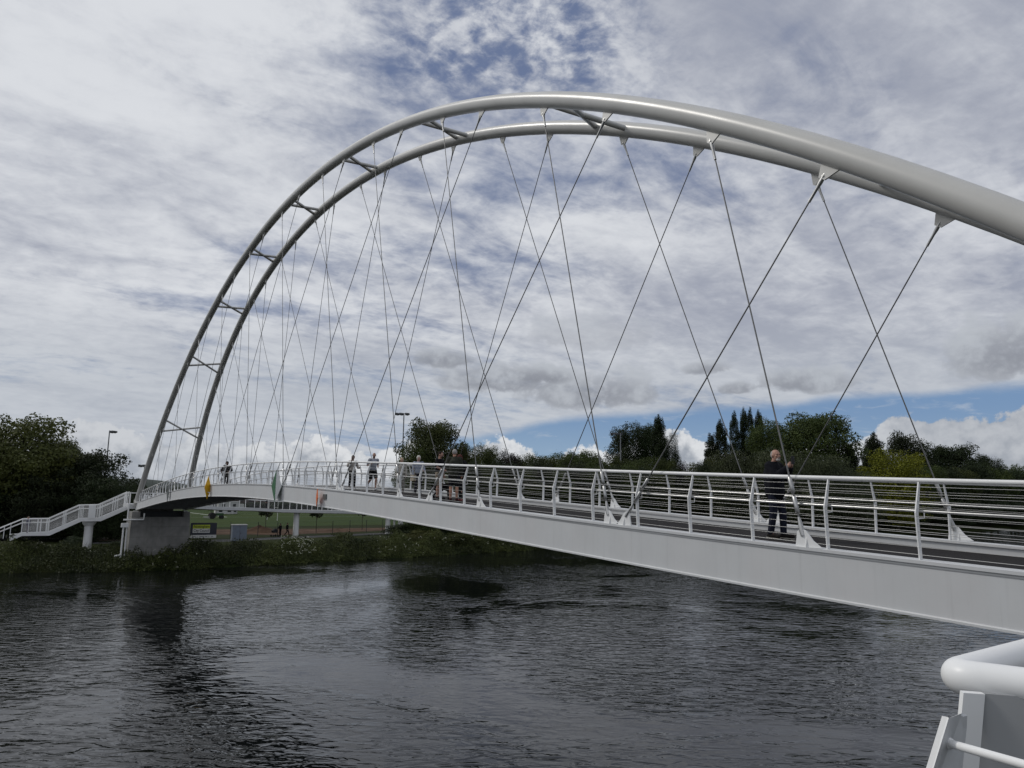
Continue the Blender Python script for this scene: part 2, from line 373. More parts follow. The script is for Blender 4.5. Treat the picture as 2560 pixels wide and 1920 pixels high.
for side in (1, -1):
    for xt, xb in pairs:
        top = arch_pt(xt, side); lean = 1 if xt > xb else -1
        bx = xb + lean*.07; bot = Vector((bx, side*(WB-.055), dzz(bx)+.2))
        inw = Vector((0, bot.y-top.y, bot.z-top.z)).normalized()
        # outward normal of the arch axis in its own plane
        tdir = (arch_pt(xt+.1, side)-arch_pt(xt-.1, side)).normalized(); hd = (bot-top).normalized()
        nrm = (hd - tdir*hd.dot(tdir)).normalized(); r = arch_r(xt)
        p0 = top + nrm*(r-.03); piv = top + nrm*(r+.17) + tdir*(.04*(-lean))
        d = (bot-piv).normalized(); ll = (bot-piv).length
        dark = lean < 0
        h = MB().tube([piv+d*.1, bot-d*.1], .0135, 8).build('hanger', M['cable'], bridge)
        lug = MB(); th = tdir.cross(nrm)*.03
        lug.prism([p0-tdir*.22, p0+tdir*.22, piv+nrm*.05+tdir*.07, piv+nrm*.05-tdir*.07], th).build('arch_lug', M['arch'], bridge)
        fk = MB(); fk.tube([piv-d*.05, piv+d*.12, piv+d*.22, piv+d*.47], [.034, .040, .028, .026], 10); c = frame(d)[0]
        fk.tube([piv-th*1.6, piv+th*1.6], .022, 8).build('fork_end', M['steel'], h)
        tb = MB(); tb.tube([bot+d*.03, bot-d*.05, bot-d*.18, bot-d*.27], [.038, .044, .032, .018], 10)
        tb.tube([bot-d*.33, bot-d*.345, bot-d*.60, bot-d*.615], [.018, .034, .034, .018], 10); tb.tube([bot-d*.66, bot-d*.675, bot-d*.93, bot-d*.945], [.018, .034, .034, .018], 10)
        tb.build('turnbuckle', M['steel'], h)
        pm = MB(); plate(pm, xb, side, lean); pm.build('anchor_plate', M['white'], bridge)
# parapets
for side in (1, -1):
    yb = WB-.14
    def rp(x, dy, h): return Vector((x, side*(yb+dy), dzz(x)+h))
    xs = [.2+i*.7 for i in range(124)]; xs = [x for x in xs if x < L-.1]
    mb = MB()
    for h in (.07, .175, .28, .385, .49, .595, .70, .80, .90, 1.0):
        dy = .035 if h < .62 else .035-.14*(h-.62)/.5
        mb.tube([rp(x, dy+.0, h) for x in xs], .0033 if h > .1 else .004, 5)
    par = mb.build('parapet', M['wire'], bridge)
    MB().tube([rp(x, -.105, HR-.031) for x in xs], .034, 14).build('handrail', M['white'], par)
    MB().tube([rp(x, -.045, .665) for x in xs], .019, 10).build('lower_handrail', M['steel'], par)
    if side > 0: px_ = [6.786+1.4044*k for k in range(-4, 58)]
    else: px_ = [8.62+1.486*k for k in range(-5, 53)]
    px_ = [x for x in px_ if .3 < x < L-.3]
    def post(x, mb):
        z = dzz(x); T = .009
        pl = [(-.035, .0), (.035, .0), (.062, .64), (-.080, 1.075), (-.118, 1.075), (-.014, .62)]
        mb.prism([(x-T, side*(yb+a), z+b) for a, b in pl], (2*T, 0, 0))
        for h in (.175, .28, .385, .49, .595, .70, .80, .90, 1.0):
            dy = .035 if h < .62 else .035-.14*(h-.62)/.5
            mb.tube([(x-T-.006, side*(yb+dy), z+h), (x+T+.006, side*(yb+dy), z+h)], .009, 6)
        mb.tube([(x-.07, side*(yb-.045), z+.645), (x-.07, side*(yb-.045), z+.57), (x-.0, side*(yb-.0), z+.56)], .009, 6)
    lim = 62 if side > 0 else 38; rest = MB()
    for i, x in enumerate(px_):
        if i < lim:
            q = MB(); post(x, q); q.build('post', M['white'], par)
        else: post(x, rest)
    if rest.v: tag(rest.build('post', M['white'], par), kind='stuff')
# lettered art panels: rhombic fins fixed to the outer face of the near girder
def fin(x, z0, z1, hw, ang, m1, m2, label):
    zc = (z0+z1)/2; c = Vector((x, WB+.14, 0)); u = Vector((math.cos(ang), math.sin(ang), 0)); nn = Vector((-u.y, u.x, 0))
    P4 = [c+Vector((0,0,z0)), c+u*hw+Vector((0,0,zc)), c+Vector((0,0,z1)), c-u*hw+Vector((0,0,zc))]
    mb = MB()
    if m2 is None: mb.prism(P4, nn*.03); o = mb.build('diamond_panel', m1, bridge)
    else:
        mb.prism([P4[0], P4[1], P4[2]], nn*.03); o = mb.build('diamond_panel', m1, bridge)
        MB().prism([P4[0]-u*.002, P4[3], P4[2]-u*.002], nn*.03).build('panel_half', m2, o)
    MB().bar(c+Vector((0, 0, zc-.3)), Vector((x, WB-.02, zc-.3)), .05, .05).build('panel_bracket', M['white'], o)
    tag(o, label)
zf = lambda x: dzz(x)
fin(51.9, zf(51.9)-.93, zf(51.9)+.55, .30, R(-52), M['yellow'], None, 'yellow diamond panel')
xg = 36.4; rt0, rt1 = Vector((xg, WB+.27, zf(xg)-.80)), Vector((xg, WB+.27, zf(xg)+.70)); la, ra_ = Vector((xg+1.5, WB+.03, zf(xg)-.05)), Vector((xg-.12, WB+.03, zf(xg)-.05))
o = MB().prism([rt0, rt1, ra_], (.02, .02, 0)).build('diamond_panel', M['white'], bridge); MB().prism([rt0+Vector((.003, 0, 0)), la, rt1+Vector((.003, 0, 0))], (.0, .02, 0)).build('panel_half', M['green'], o); tag(o, 'folded diamond panel, half green and half white')
fin(66.9, zf(66.9)-.85, zf(66.9)+.55, .30, R(6), M['grey'], None, 'grey diamond panel seen nearly edge-on')
fin(30.9, zf(30.9)-.74, zf(30.9)-.03, .30, R(-13), M['orange'], None, 'orange diamond panel seen edge-on')
MB().box((30.25, WB-.02, zf(30.4)-.42), (30.6, WB+.02, zf(30.4)-.22)).build('inspection_plate', M['grey'], bridge)

# pier at the far end
pier = thing('bridge_pier', 'grey board-marked concrete pier under the far end of the arch bridge', 'pier', (84, 0, -6))
pz = lambda n: n
def child_box(name, m, par, lo, hi):
    o = MB().box(lo, hi).build(name, m, par); o.matrix_parent_inverse = Matrix.Translation(par.location).inverted(); return o
def pin(o, par):
    o.parent = par; o.matrix_parent_inverse = Matrix.Translation(par.location).inverted(); return o
pb = MB().add([(84,-2.6,-6.2),(87.6,-2.6,-6.2),(87.6,3.18,-6.2),(84,3.18,-6.2),(84,-2.35,-1.38),(87.6,-2.35,-1.38),(87.6,3.07,-1.38),(84,3.07,-1.38)],
             [(0,3,2,1),(4,5,6,7),(0,1,5,4),(1,2,6,5),(2,3,7,6),(3,0,4,7)]); pin(pb.build('pier_stem', M['concrete'], None), pier)
for y0, y1 in ((2.3, 3.05), (-2.33, -1.75)): child_box('bearing_plinth', M['concrete'], pier, (84.02, y0, -1.38), (87.4, y1, -.86))
child_box('cross_head', M['dark'], pier, (84.9, -1.75, -1.38), (86.8, 2.3, -.80))
for y0 in (2.4, -2.2): child_box('bearing', M['steel'], pier, (84.6, y0, -.86), (85.4, y0+.4, -.76))
dp = MB(); dp.tube([(83.9, 3.42, -5.3), (83.9, 3.42, -1.9)], .06, 10); dp.tube([(83.9, 3.42, -1.5), (83.9, 3.42, -.1)], .07, 10)
dp.tube([(83.8, 3.75, -5.3), (83.8, 3.72, -1.95)], .085, 10); dp.tube([(83.75, 3.8, -1.62), (83.75, 2.0, -1.62), (83.75, 1.95, -1.0)], .08, 10); dp.box((83.6, 3.3, -2.35), (84.0, 3.95, -1.95))
dp.tube([(83.8, 3.75, -5.0), (83.6, 4.3, -5.1)], .08, 8)
pin(dp.build('drainpipe', M['white'], None), pier)

# ------------------------------------------------------------------ river, ground
ZW, ZG = -6.4, -5.0
bank = [(900, 500), (95, 150), (88, 60), (85.6, 20), (85.0, 13.4), (81.2, 3.5), (81.0, -1.5), (82.4, -11.4), (84.7, -27.2), (88.3, -46.6), (92.8, -73.7), (96, -121), (97, -183), (98, -224), (60, -330), (-60, -520), (-400, -900)]
# x of the far waterline as a function of y
def wl(y):
    bs = sorted((b[1], b[0]) for b in bank); ys = [b[0] for b in bs]; xs = [b[1] for b in bs]
    return float(np.interp(y, ys, xs)) + .35*math.sin(y*.7)+.25*math.sin(y*1.9+1)
mb = MB(); mb.add([(-3000,-3000,ZW),(3000,-3000,ZW),(3000,3000,ZW),(-3000,3000,ZW)], [(0,1,2,3)])
tag(mb.build('water', M['water']), kind='structure')
ys = sorted(set([-900, -700, -520, -400, -330, -280, -250, 150, 200, 300, 500] + [y for y in np.arange(-230, 100, 2.5)]))
secs = []
for y in ys:
    x = wl(y); n = .25*math.sin(y*.31)
    secs.append([Vector((x+a, y, z)) for a, z in ((-6, -9.), (-.6, -6.9), (0, -6.42), (1.0+n, -5.9), (2.6+n, -5.35), (5, -5.02), (9, ZG), (60, ZG), (300, ZG), (700, ZG))] + [Vector((4500, y*1.0 if abs(y) < 400 else y*6, ZG))])
tag(MB().sweep(secs, closed=False, caps=False, smooth=True).build('ground', M['grass']), kind='structure')
secs = [[Vector((-9+a, y, z)) for a, z in ((-2500, -3.), (-12, -3.), (-3, -4.6), (0, -6.3), (2, -7.5))] for y in (-900, -40, -10, 0, 10, 40, 900)]
tag(MB().sweep(secs, closed=False, caps=False).build('near_bank', M['grass']), kind='structure')
def sheet(name, pts, z, m): return tag(MB().add([(p[0], p[1], z) for p in pts], [tuple(range(len(pts)))]).build(name, m), kind='structure')
sheet('sports_field', [(141, 40), (300, 40), (300, -220), (150, -220), (146, -60)], ZG+.02, M['field'])
# marking lines, soil strip and path
ml = MB()
for x in (206, 262, 236): ml.box((x, -90, ZG+.024), (x+.12, -12, ZG+.03))
for y in (-12, -34, -90): ml.box((206, y, ZG+.024), (262, y+.5, ZG+.03))
tag(ml.build('pitch_markings', M['line']), kind='structure')
g = [(onz(px, py, ZG).x, onz(px, py, ZG).y) for px, py in ((500, 1337), (600, 1336), (700, 1338), (850, 1331), (1010, 1325), (1010, 1319), (850, 1321), (700, 1323), (500, 1324))]
sheet('soil', g, ZG+.012, M['dirt'])
g = [(onz(px, py, ZG).x, onz(px, py, ZG).y) for px, py in ((230, 1360), (430, 1358), (520, 1356), (610, 1353), (720, 1347), (830, 1342), (960, 1336), (1150, 1328), (1150, 1325), (960, 1332), (830, 1337.5), (720, 1342), (610, 1347), (520, 1350), (430, 1353), (230, 1356))]
sheet('path', g, ZG+.02, M['path'])
gl = [(onz(px, py, ZG).x, onz(px, py, ZG).y) for px, py in ((230, 1352), (330, 1351), (330, 1344), (240, 1345))]
sheet('soil_patch', gl, ZG+.014, M['dirt'])

# spoil heaps
def heap(px, py, w, h, label):
    c = onz(px, py, ZG); mb = MB(); n = 26; vs = []; fs = []
    for j in range(11):
        for i in range(n):
            r = j/10; a = 2*math.pi*i/n; rr = r*w*(1+.12*math.sin(3*a+px)+.06*math.sin(7*a))
            vs.append((c.x+rr*math.cos(a)*.8, c.y+rr*math.sin(a), ZG-.05+h*(1-r)**1.15*(1+.1*math.sin(5*a+j))))
    for j in range(10):
        for i in range(n): fs.append((j*n+i, j*n+(i+1) % n, (j+1)*n+(i+1) % n, (j+1)*n+i))
    mb.add(vs, fs, True); return tag(mb.build('soil_heap', M['dirt']), label, 'soil heap')
heap(648, 1331, 3.6, 1.15, 'broad brown heap of soil behind the blue utility cabinet')
heap(850, 1327, 6.0, .45, 'low brown ridge of soil behind the wire fence')

# distant hill and wood
mb = MB(); secs = []
for i in range(61):
    y = -900+i*25
    h = 4+3*math.sin(i*.23)+5*math.sin(i*.61+1)+2.5*math.sin(i*1.7)
    if y > -250: h += 11*math.exp(-((y+88)/40)**2)
    secs.append([Vector((1000, y*1.3, -6)), Vector((1040, y*1.3, h*.5)), Vector((1100, y*1.3, h)), Vector((1300, y*1.3, h*1.05)), Vector((1500, y*1.3, -6))])
M['hill'] = foliage('wooded_hill', (.016, .024, .018), (.034, .046, .036))  # bluish haze of distance is mixed into these leaf colours
for nd in M['hill'].node_tree.nodes:
    if nd.type == 'TEX_NOISE': nd.inputs['Scale'].default_value = .05
tag(MB().sweep(secs, closed=False, caps=False, smooth=True).build('hill', M['hill']), kind='structure')

# ------------------------------------------------------------------ foliage builders
def quads(centers, normals, size, jitter=.5, aspect=1.5):
    n = len(centers); size = np.broadcast_to(size, (n,))
    nr = normals + rng.normal(0, jitter, (n, 3)); nr /= np.linalg.norm(nr, axis=1)[:, None]+1e-9
    a = rng.normal(0, 1, (n, 3)); u = np.cross(nr, a); u /= np.linalg.norm(u, axis=1)[:, None]+1e-9; v = np.cross(nr, u)
    s = (size*rng.uniform(.6, 1.3, n))[:, None]
    vs = np.stack([centers-u*s*aspect*.5, centers-v*s*.5+nr*s*.12, centers+u*s*aspect*.5, centers+v*s*.5+nr*s*.12], 1).reshape(-1, 3)
    return vs
def quad_mesh(name, vs, m):
    n = len(vs)//4; me = bpy.data.meshes.new(name); me.vertices.add(len(vs)); me.vertices.foreach_set('co', vs.astype(np.float32).ravel())
    me.loops.add(4*n); me.loops.foreach_set('vertex_index', np.arange(4*n, dtype=np.int32)); me.polygons.add(n)
    me.polygons.foreach_set('loop_start', np.arange(0, 4*n, 4, dtype=np.int32)); me.update(calc_edges=True); me.validate()
    if m: me.materials.append(m)
    return me
def crown_pts(blobs, n, shell=.55):
    """blobs: (cx,cy,cz,rx,ry,rz); points near the blob surfaces"""
    b = np.array(blobs); wgt = (b[:, 3]*b[:, 4]*b[:, 5])**(.67); k = rng.choice(len(b), n, p=wgt/wgt.sum())
    d = rng.normal(0, 1, (n, 3)); d /= np.linalg.norm(d, axis=1)[:, None]
    lump = 1+.16*np.sin(d[:, 0]*5+k)*np.cos(d[:, 1]*6+2*k)+.08*np.sin(d[:, 2]*13+k)
    r = (1-shell*rng.random(n)**1.7)*lump; c = b[k, :3]+d*b[k, 3:]*r[:, None]
    nr = d/b[k, 3:]; nr /= np.linalg.norm(nr, axis=1)[:, None]; nr[:, 2] += .35
    return c, nr
def limb(mb, a, b, r0, r1, depth, ends):
    a, b = Vector(a), Vector(b); mid = (a+b)/2 + Vector(rng.normal(0, .06, 3))*(b-a).length
    mb.tube([a, mid, b], [r0, (r0+r1)/2, r1], 6, caps=False)
def tree_mesh(kind, seed, n=9000, leaf=.036, asp=1.):
    """unit tree: width 1, height 1, base at the origin"""
    global rng; rng = np.random.default_rng(seed); blobs = []; tr = MB()
    if kind == 'round':
        for _ in range(15):
            a = rng.uniform(0, 6.28); z = rng.uniform(.3, .88); w = math.sqrt(max(.05, 1-((z-.55)/.45)**2))
            rr = rng.uniform(.05, .33)*w; s = rng.uniform(.11, .2)
            blobs.append((rr*math.cos(a), rr*math.sin(a), z, s*1.1, s*1.1, s*.62))
        for _ in range(14):
            a = rng.uniform(0, 6.28); z = rng.uniform(.5, .95); w = math.sqrt(max(.03, 1-((z-.55)/.44)**2)); s = rng.uniform(.07, .12); rr = .40*w
            blobs.append((rr*math.cos(a), rr*math.sin(a), z, s, s, s*.7))
        blobs += [(0, 0, .60, .36, .36, .33)]*2
    elif kind == 'low':
        for _ in range(18):
            a = rng.uniform(0, 6.28); z = rng.uniform(.1, .84); w = math.sqrt(max(.08, 1-((z-.35)/.62)**2))
            rr = rng.uniform(.1, .36)*w; s = rng.uniform(.11, .19); blobs.append((rr*math.cos(a), rr*math.sin(a), z, s, s, s*.75))
        for _ in range(16):
            a = rng.uniform(0, 6.28); z = rng.uniform(.45, .93); w = math.sqrt(max(.03, 1-((z-.35)/.62)**2)); s = rng.uniform(.07, .12); rr = .43*w
            blobs.append((rr*math.cos(a), rr*math.sin(a), z, s, s, s*.75))
        blobs += [(0, 0, .42, .42, .42, .42), (0, 0, .60, .33, .33, .32)]
    elif kind == 'poplar':
        pf = lambda z: .5*min(1, ((1.02-z)/.40))**.5*min(1, z/.22+.35)
        for z in np.arange(.12, .98, .06): blobs.append((0, 0, z, pf(z)*.66, pf(z)*.66, .06))
        for _ in range(70):
            z = rng.uniform(.08, .95); a = rng.uniform(0, 6.28); w = pf(z); rr = w*rng.uniform(.45, .88); blobs.append((rr*math.cos(a), rr*math.sin(a), z, w*.30+.02, w*.30+.02, rng.uniform(.035, .06)))
        blobs += [(0, 0, .985, .05, .05, .03)]
    elif kind == 'willow':
        for _ in range(26):
            a = rng.uniform(0, 6.28); z = rng.uniform(.15, .8); w = math.sqrt(max(.1, 1-((z-.3)/.68)**2))
            rr = rng.uniform(.15, .38)*w; blobs.append((rr*math.cos(a), rr*math.sin(a), z, .13, .13, .16))
        blobs += [(0, 0, .45, .36, .36, .42)]
    elif kind == 'sapling':
        for _ in range(7): blobs.append((*rng.normal(0, .16, 2), rng.uniform(.55, .9), .2, .2, .1))
    c, nr = crown_pts(blobs, n); keep = c[:, 2] > .03; c, nr = c[keep], nr[keep]
    ex = np.percentile(np.abs(c[:, :2]), 97); fx_ = .5/ex; fz_ = .985/c[:, 2].max(); c = c*np.array([fx_, fx_, fz_*asp]); nr = nr/np.array([1, 1, asp])
    vs = quads(c, nr, leaf, .6, 1.4)
    if kind == 'willow':
        vs = vs.reshape(-1, 4, 3); cc = vs.mean(1, keepdims=True); vs = cc+(vs-cc)*np.array([.8, .8, 1.5]); vs = vs.reshape(-1, 3)
    th = {'round': .022, 'low': .02, 'poplar': .05, 'willow': .03, 'sapling': .02}[kind]; zt = {'round': .35, 'low': .2, 'poplar': .3, 'willow': .25, 'sapling': .6}[kind]
    tr.tube([(0, 0, -.03), (.006, 0, zt*.5), (0, .01, zt), (.01, 0, .75)], [th*1.25, th, th*.8, th*.2], 8)
    for b in blobs[:14]:
        z0 = rng.uniform(zt*.7, max(zt, b[2]*.8)); limb(tr, (0, 0, z0), (b[0]*.9, b[1]*.9, max(b[2], z0+.02)), th*.45, th*.1, 0, None)
    tr.v = [(a, b, c_*asp) for a, b, c_ in tr.v]
    return vs, tr
PROTO = {}
def proto(kind, var, leafmat, asp=1.):
    asp = max(.5, round(asp*5)/5)
    key = (kind, var, asp, leafmat)
    if key not in PROTO:
        k2 = key[:3]
        if k2 not in PROTO:
            n, lf = {'round': (24000, .0185), 'low': (20000, .020), 'poplar': (11000, .037), 'willow': (22000, .0165), 'sapling': (600, .08)}[kind]
            vs, tr = tree_mesh(kind, 100+var*17+len(kind), int(n*(.5+.5*asp)), lf, asp); q = tr.build('trunk', M['bark']); tm = q.data; bpy.data.objects.remove(q); PROTO[k2] = (vs, tm)
        vs, tm = PROTO[k2]; PROTO[key] = (quad_mesh('crown', vs, M[leafmat]), tm, asp)
    return PROTO[key]
def tree(px, top, wpx, d, kind, leafmat, label, var=0, group=None, name='tree', zg=ZG, hpx=None):
    """px, top: where the tree's tip shows; d: distance along the view"""
    T = at(px, top, d); H = T.z-zg; Wd = wpx*d/F
    if kind == 'poplar': Wd *= .92
    elif kind != 'willow': Wd *= 1.08
    cr, tm, asp = proto(kind, var, leafmat, H/Wd)
    o = thing(name, label, 'tree' if 'shrub' not in name and 'bush' not in name else 'shrub', (T.x, T.y, zg), rng.uniform(0, 6.28), group); o.scale = (Wd, Wd, H/asp)
    for nm, me in (('crown', cr), ('trunk', tm)):
        c = bpy.data.objects.new(nm, me); COL.objects.link(c); c.parent = o
    return o
def bank_d(px, extra):
    """distance along the view at which the line of sight crosses the far waterline, plus extra"""
    r = ray(px, 1243)
    for i in range(40, 900):
        p = CAM + r*(i*.5)
        if p.x > wl(p.y): return i*.5+extra
    return 200+extra
G_T = 'trees beyond the far bank'
TR = [ # px, top, width px, distance, kind, leaves, variant, label
 (62, 1022, 250, 96, 'round', 'leaf_olive', 0, 'tall olive-green tree at the left edge of the picture, above the stairs'),
 (-70, 1060, 190, 100, 'round', 'leaf_mid', 1, 'green tree cut off by the left edge, beside the tall olive tree'),
 (150, 1082, 110, 104, 'round', 'leaf_mid', 2, 'mid green tree crown between the tall olive tree and the dark round tree'),
 (248, 1118, 165, 97, 'low', 'leaf_dark', 0, 'dark round tree left of the arch foot, under the lamp mast'),
 (185, 1112, 95, 100, 'low', 'leaf_mid', 1, 'small green crown tucked against the dark round tree'),
 (1078, 1036, 138, 150, 'round', 'leaf_mid', 2, 'tall rounded green tree behind the walkers on the bridge'),
 (1040, 1100, 90, 146, 'low', 'leaf_mid', 1, 'lower left shoulder tree in front of the tall rounded tree'),
 (1150, 1098, 90, 152, 'round', 'leaf_olive', 1, 'green tree just right of the tall rounded tree'),
 (1212, 1102, 80, 156, 'low', 'leaf_mid', 0, 'small green tree left of the copper tree'),
 (1272, 1116, 64, 156, 'low', 'leaf_copper', 1, 'dark copper-leaved tree between green ones'),
 (1345, 1126, 95, 160, 'low', 'leaf_mid', 1, 'green hedge tree right of the copper tree'),
 (1408, 1128, 85, 163, 'low', 'leaf_mid', 0, 'middle tree of the even green row below the open sky'),
 (1458, 1122, 95, 160, 'round', 'leaf_mid', 0, 'right-hand tree of the even green row, slightly taller'),
 (1502, 1138, 60, 165, 'low', 'leaf_olive', 1, 'small green tree at the end of the row, left of the big clump'),
 (1562, 1052, 96, 225, 'low', 'leaf_dark', 0, 'left crown of the big dark clump behind the lamp mast'),
 (1612, 1045, 84, 228, 'round', 'leaf_dark', 2, 'middle crown of the big dark clump'),
 (1646, 1030, 44, 220, 'poplar', 'leaf_dark', 0, 'pointed dark tree rising from the right of the big clump'),
 (1672, 1070, 50, 228, 'low', 'leaf_dark', 1, 'short crown on the right edge of the big dark clump'),
 (1545, 1135, 76, 170, 'low', 'leaf_mid', 0, 'low green tree under the left of the big dark clump'),
 (1605, 1132, 86, 172, 'low', 'leaf_mid', 1, 'low green tree under the middle of the big dark clump'),
 (1662, 1136, 66, 170, 'low', 'leaf_mid', 0, 'low green tree under the pointed tree'),
 (1700, 1148, 50, 168, 'low', 'leaf_copper', 1, 'small dark copper tree left of the white cumulus gap'),
 (1762, 1138, 92, 165, 'low', 'leaf_olive', 1, 'low green tree in front of the first poplars'),
 (1815, 1140, 90, 160, 'low', 'leaf_mid', 0, 'low green tree between poplars and willows'),
 (1774, 1078, 42, 230, 'poplar', 'leaf_dark', 1, 'leftmost and shortest poplar of the row'),
 (1800, 1043, 44, 232, 'poplar', 'leaf_dark', 0, 'second poplar from the left, leaning in on the shortest'),
 (1836, 1021, 36, 235, 'poplar', 'leaf_dark', 1, 'slim third poplar standing a little apart'),
 (1858, 1012, 30, 236, 'poplar', 'leaf_dark', 0, 'tallest slim poplar in the tight pair'),
 (1875, 1011, 30, 233, 'poplar', 'leaf_dark', 1, 'right poplar of the tight pair'),
 (1895, 1019, 34, 238, 'poplar', 'leaf_dark', 0, 'rightmost poplar, touching the broad tree'),
 (1935, 1032, 105, 185, 'round', 'leaf_mid', 1, 'left dome of the broad tree beside the poplars'),
 (2025, 1016, 170, 182, 'round', 'leaf_mid', 2, 'broadest and highest dome of the broad tree above the man with the phone'),
 (2092, 1078, 76, 180, 'low', 'leaf_dark', 1, 'dark lower crown on the right flank of the broad tree'),
 (2122, 1108, 42, 178, 'poplar', 'leaf_dark', 0, 'narrow dark tree at the right end of the broad tree'),
 (1850, 1118, 165, 140, 'willow', 'leaf_willow', 0, 'grey-green willow left of the man with the phone'),
 (1965, 1112, 185, 138, 'willow', 'leaf_willow', 1, 'grey-green willow directly behind the man with the phone'),
 (2065, 1132, 165, 140, 'willow', 'leaf_willow', 0, 'grey-green willow right of the man with the phone'),
 (2138, 1165, 110, 142, 'willow', 'leaf_willow', 1, 'low willow running down towards the yellow-green tree'),
 (2184, 1076, 62, 210, 'poplar', 'leaf_dark', 1, 'dark upright tree left of the yellow-green tree'),
 (2170, 1100, 44, 212, 'poplar', 'leaf_dark', 0, 'narrow dark tree at the left side of the upright one'),
 (2256, 1072, 112, 225, 'low', 'leaf_dark', 0, 'tall dark tree directly behind the yellow-green tree'),
 (2232, 1112, 140, 165, 'low', 'leaf_yellow', 1, 'bright yellow-green tree among dark ones'),
 (2328, 1096, 120, 230, 'low', 'leaf_dark', 1, 'dark tree right of the yellow-green tree, behind the steep hanger'),
 (2384, 1102, 134, 228, 'low', 'leaf_dark', 0, 'broad dark tree with an even round top'),
 (2422, 1135, 66, 225, 'low', 'leaf_dark', 1, 'shoulder tree sloping down from the even round top'),
 (2462, 1128, 70, 240, 'round', 'leaf_dark', 1, 'separate small round tree against the cloud on the right'),
 (2530, 1156, 76, 238, 'round', 'leaf_mid', 0, 'last small tree at the right edge of the picture'),
 (1180, 1128, 90, 166, 'low', 'leaf_mid', 0, 'green tree filling in between the tall rounded tree and the copper tree'),
 (1242, 1122, 80, 168, 'low', 'leaf_olive', 1, 'olive tree peeping over the left side of the copper tree'),
 (1306, 1130, 84, 168, 'low', 'leaf_mid', 0, 'small green tree peeping over the right side of the copper tree'),
 (1378, 1122, 84, 170, 'low', 'leaf_mid', 1, 'rear tree of the even green row, left of its middle'),
 (1434, 1120, 84, 171, 'round', 'leaf_mid', 2, 'rear tree of the even green row, right of its middle'),
 (1486, 1130, 76, 170, 'low', 'leaf_mid', 0, 'rear tree at the right end of the even green row'),
 (2610, 1150, 90, 240, 'low', 'leaf_dark', 0, 'dark tree just past the right edge of the picture'),
]
for px, top, w, d, k, lm, var, lab in TR: tree(px, top, w, d, k, lm, lab, var, G_T)
G_B = 'dark bushes lining the far bank'
lab = 'dark bush of the continuous band along the far bank, behind the bridge railings'
i = 0
for px in range(1010, 2640, 42):
    top = np.interp(px, [1010, 1060, 1160, 1500, 1720, 1760, 2150, 2300, 2640], [1300, 1200, 1142, 1140, 1160, 1150, 1168, 1150, 1170])+rng.uniform(-6, 12)
    tree(px, top, 84, bank_d(px, 12 if px < 1300 else 16), 'low', ('leaf_dark', 'leaf_mid')[i % 2], lab, i % 2, G_B, 'bank_bush'); i += 1
for px in range(2120, 2640, 50):
    tree(px, np.interp(px, [2120, 2640], [1230, 1250])+rng.uniform(-6, 10), 84, bank_d(px, 4), 'low', 'leaf_dark', lab, i % 2, G_B, 'bank_bush'); i += 1
lab = 'dark bush of the thicket behind the white stairs'
for px, top, w in ((-40, 1185, 150), (30, 1170, 140), (110, 1180, 130), (185, 1172, 120), (250, 1180, 120), (300, 1195, 80), (60, 1235, 110), (150, 1240, 110), (235, 1240, 90)):
    tree(px, top, w, 92+rng.uniform(-3, 5), 'low', 'leaf_dark', lab, i % 2, 'thicket behind the stairs', 'bank_bush'); i += 1
# distant tree belt at the far side of the fields
i = 0
for px in list(range(300, 1010, 26)):
    tree(px, rng.uniform(1211, 1222), 50, 380+rng.uniform(0, 60), 'low', 'leaf_dark', 'tiny tree of the distant belt beyond the sports field', i % 2, 'distant tree belt', 'distant_tree'); i += 1

for px in range(600, 1020, 20):
    tree(px, rng.uniform(1252, 1258), 44, 292, 'low', 'leaf_dark', 'clipped dark hedge bush along the far edge of the sports field', i % 2, 'hedge along the far edge of the field', 'hedge_bush'); i += 1
# riverside growth: one mass of leaves and stems
rng = np.random.default_rng(3)
c = []; s = []
N0 = 120000
yy = np.concatenate([rng.uniform(-62, 26, int(N0*.9)), rng.uniform(-130, -62, int(N0*.1))]); u = rng.random(len(yy))
off = -.35+u*7.6; xx = np.array([wl(v) for v in yy])+off
gz = np.interp(off, [-.4, 1, 2.6, 5, 9], [-6.5, -5.9, -5.35, -5.02, -5.0])
hmap = .50+.45*np.sin(xx*1.1+yy*.7)*np.cos(yy*.43-xx*.3)+.38*np.sin(yy*1.7+xx+np.sin(yy*.3)*2)+.22*np.sin(yy*4.7-xx*3.1)
hmax = np.clip(hmap, .15, None)*np.interp(off, [0, .6, 2.2, 4.2, 6, 7.4], [.7, 1.1, 1.5, 1.2, .6, .14])*1.08
hmax *= np.interp(yy, [-62, -30, -8, -2, 3, 14, 26], [1.1, 1.1, 1.0, 1.15, .8, 1.3, 1.4])
z = gz+hmax*rng.random(len(yy))**.55
c = np.stack([xx, yy, z], 1); nr = np.zeros_like(c); nr[:, 2] = .7; nr[:, 0] = -.5
cols = rng.random(len(yy))
def stuff(name, sel, m, size, asp, lab=None, cat=None):
    vs = quads(c[sel], nr[sel], size, .7, asp); o = bpy.data.objects.new(name, quad_mesh(name, vs, m)); COL.objects.link(o)
    return tag(o, lab, cat, kind='stuff')
pn = np.sin(yy*.41+1)+np.sin(yy*.13+xx*.5)+rng.normal(0, .5, len(yy))
M['weed1'] = foliage('weed_leaves', (.038, .052, .014), (.070, .088, .024), (.10, .115, .036)); M['weed2'] = foliage('bramble_leaves', (.018, .027, .010), (.036, .048, .016), (.055, .066, .024))
for q in (M['weed1'], M['weed2']):
    for nd in q.node_tree.nodes:
        if nd.type == 'TEX_NOISE': nd.inputs['Scale'].default_value = .35
stuff('weeds', pn > .1, M['weed1'], .115, 1.6, 'green weeds and nettles crowding the river edge', 'plants')
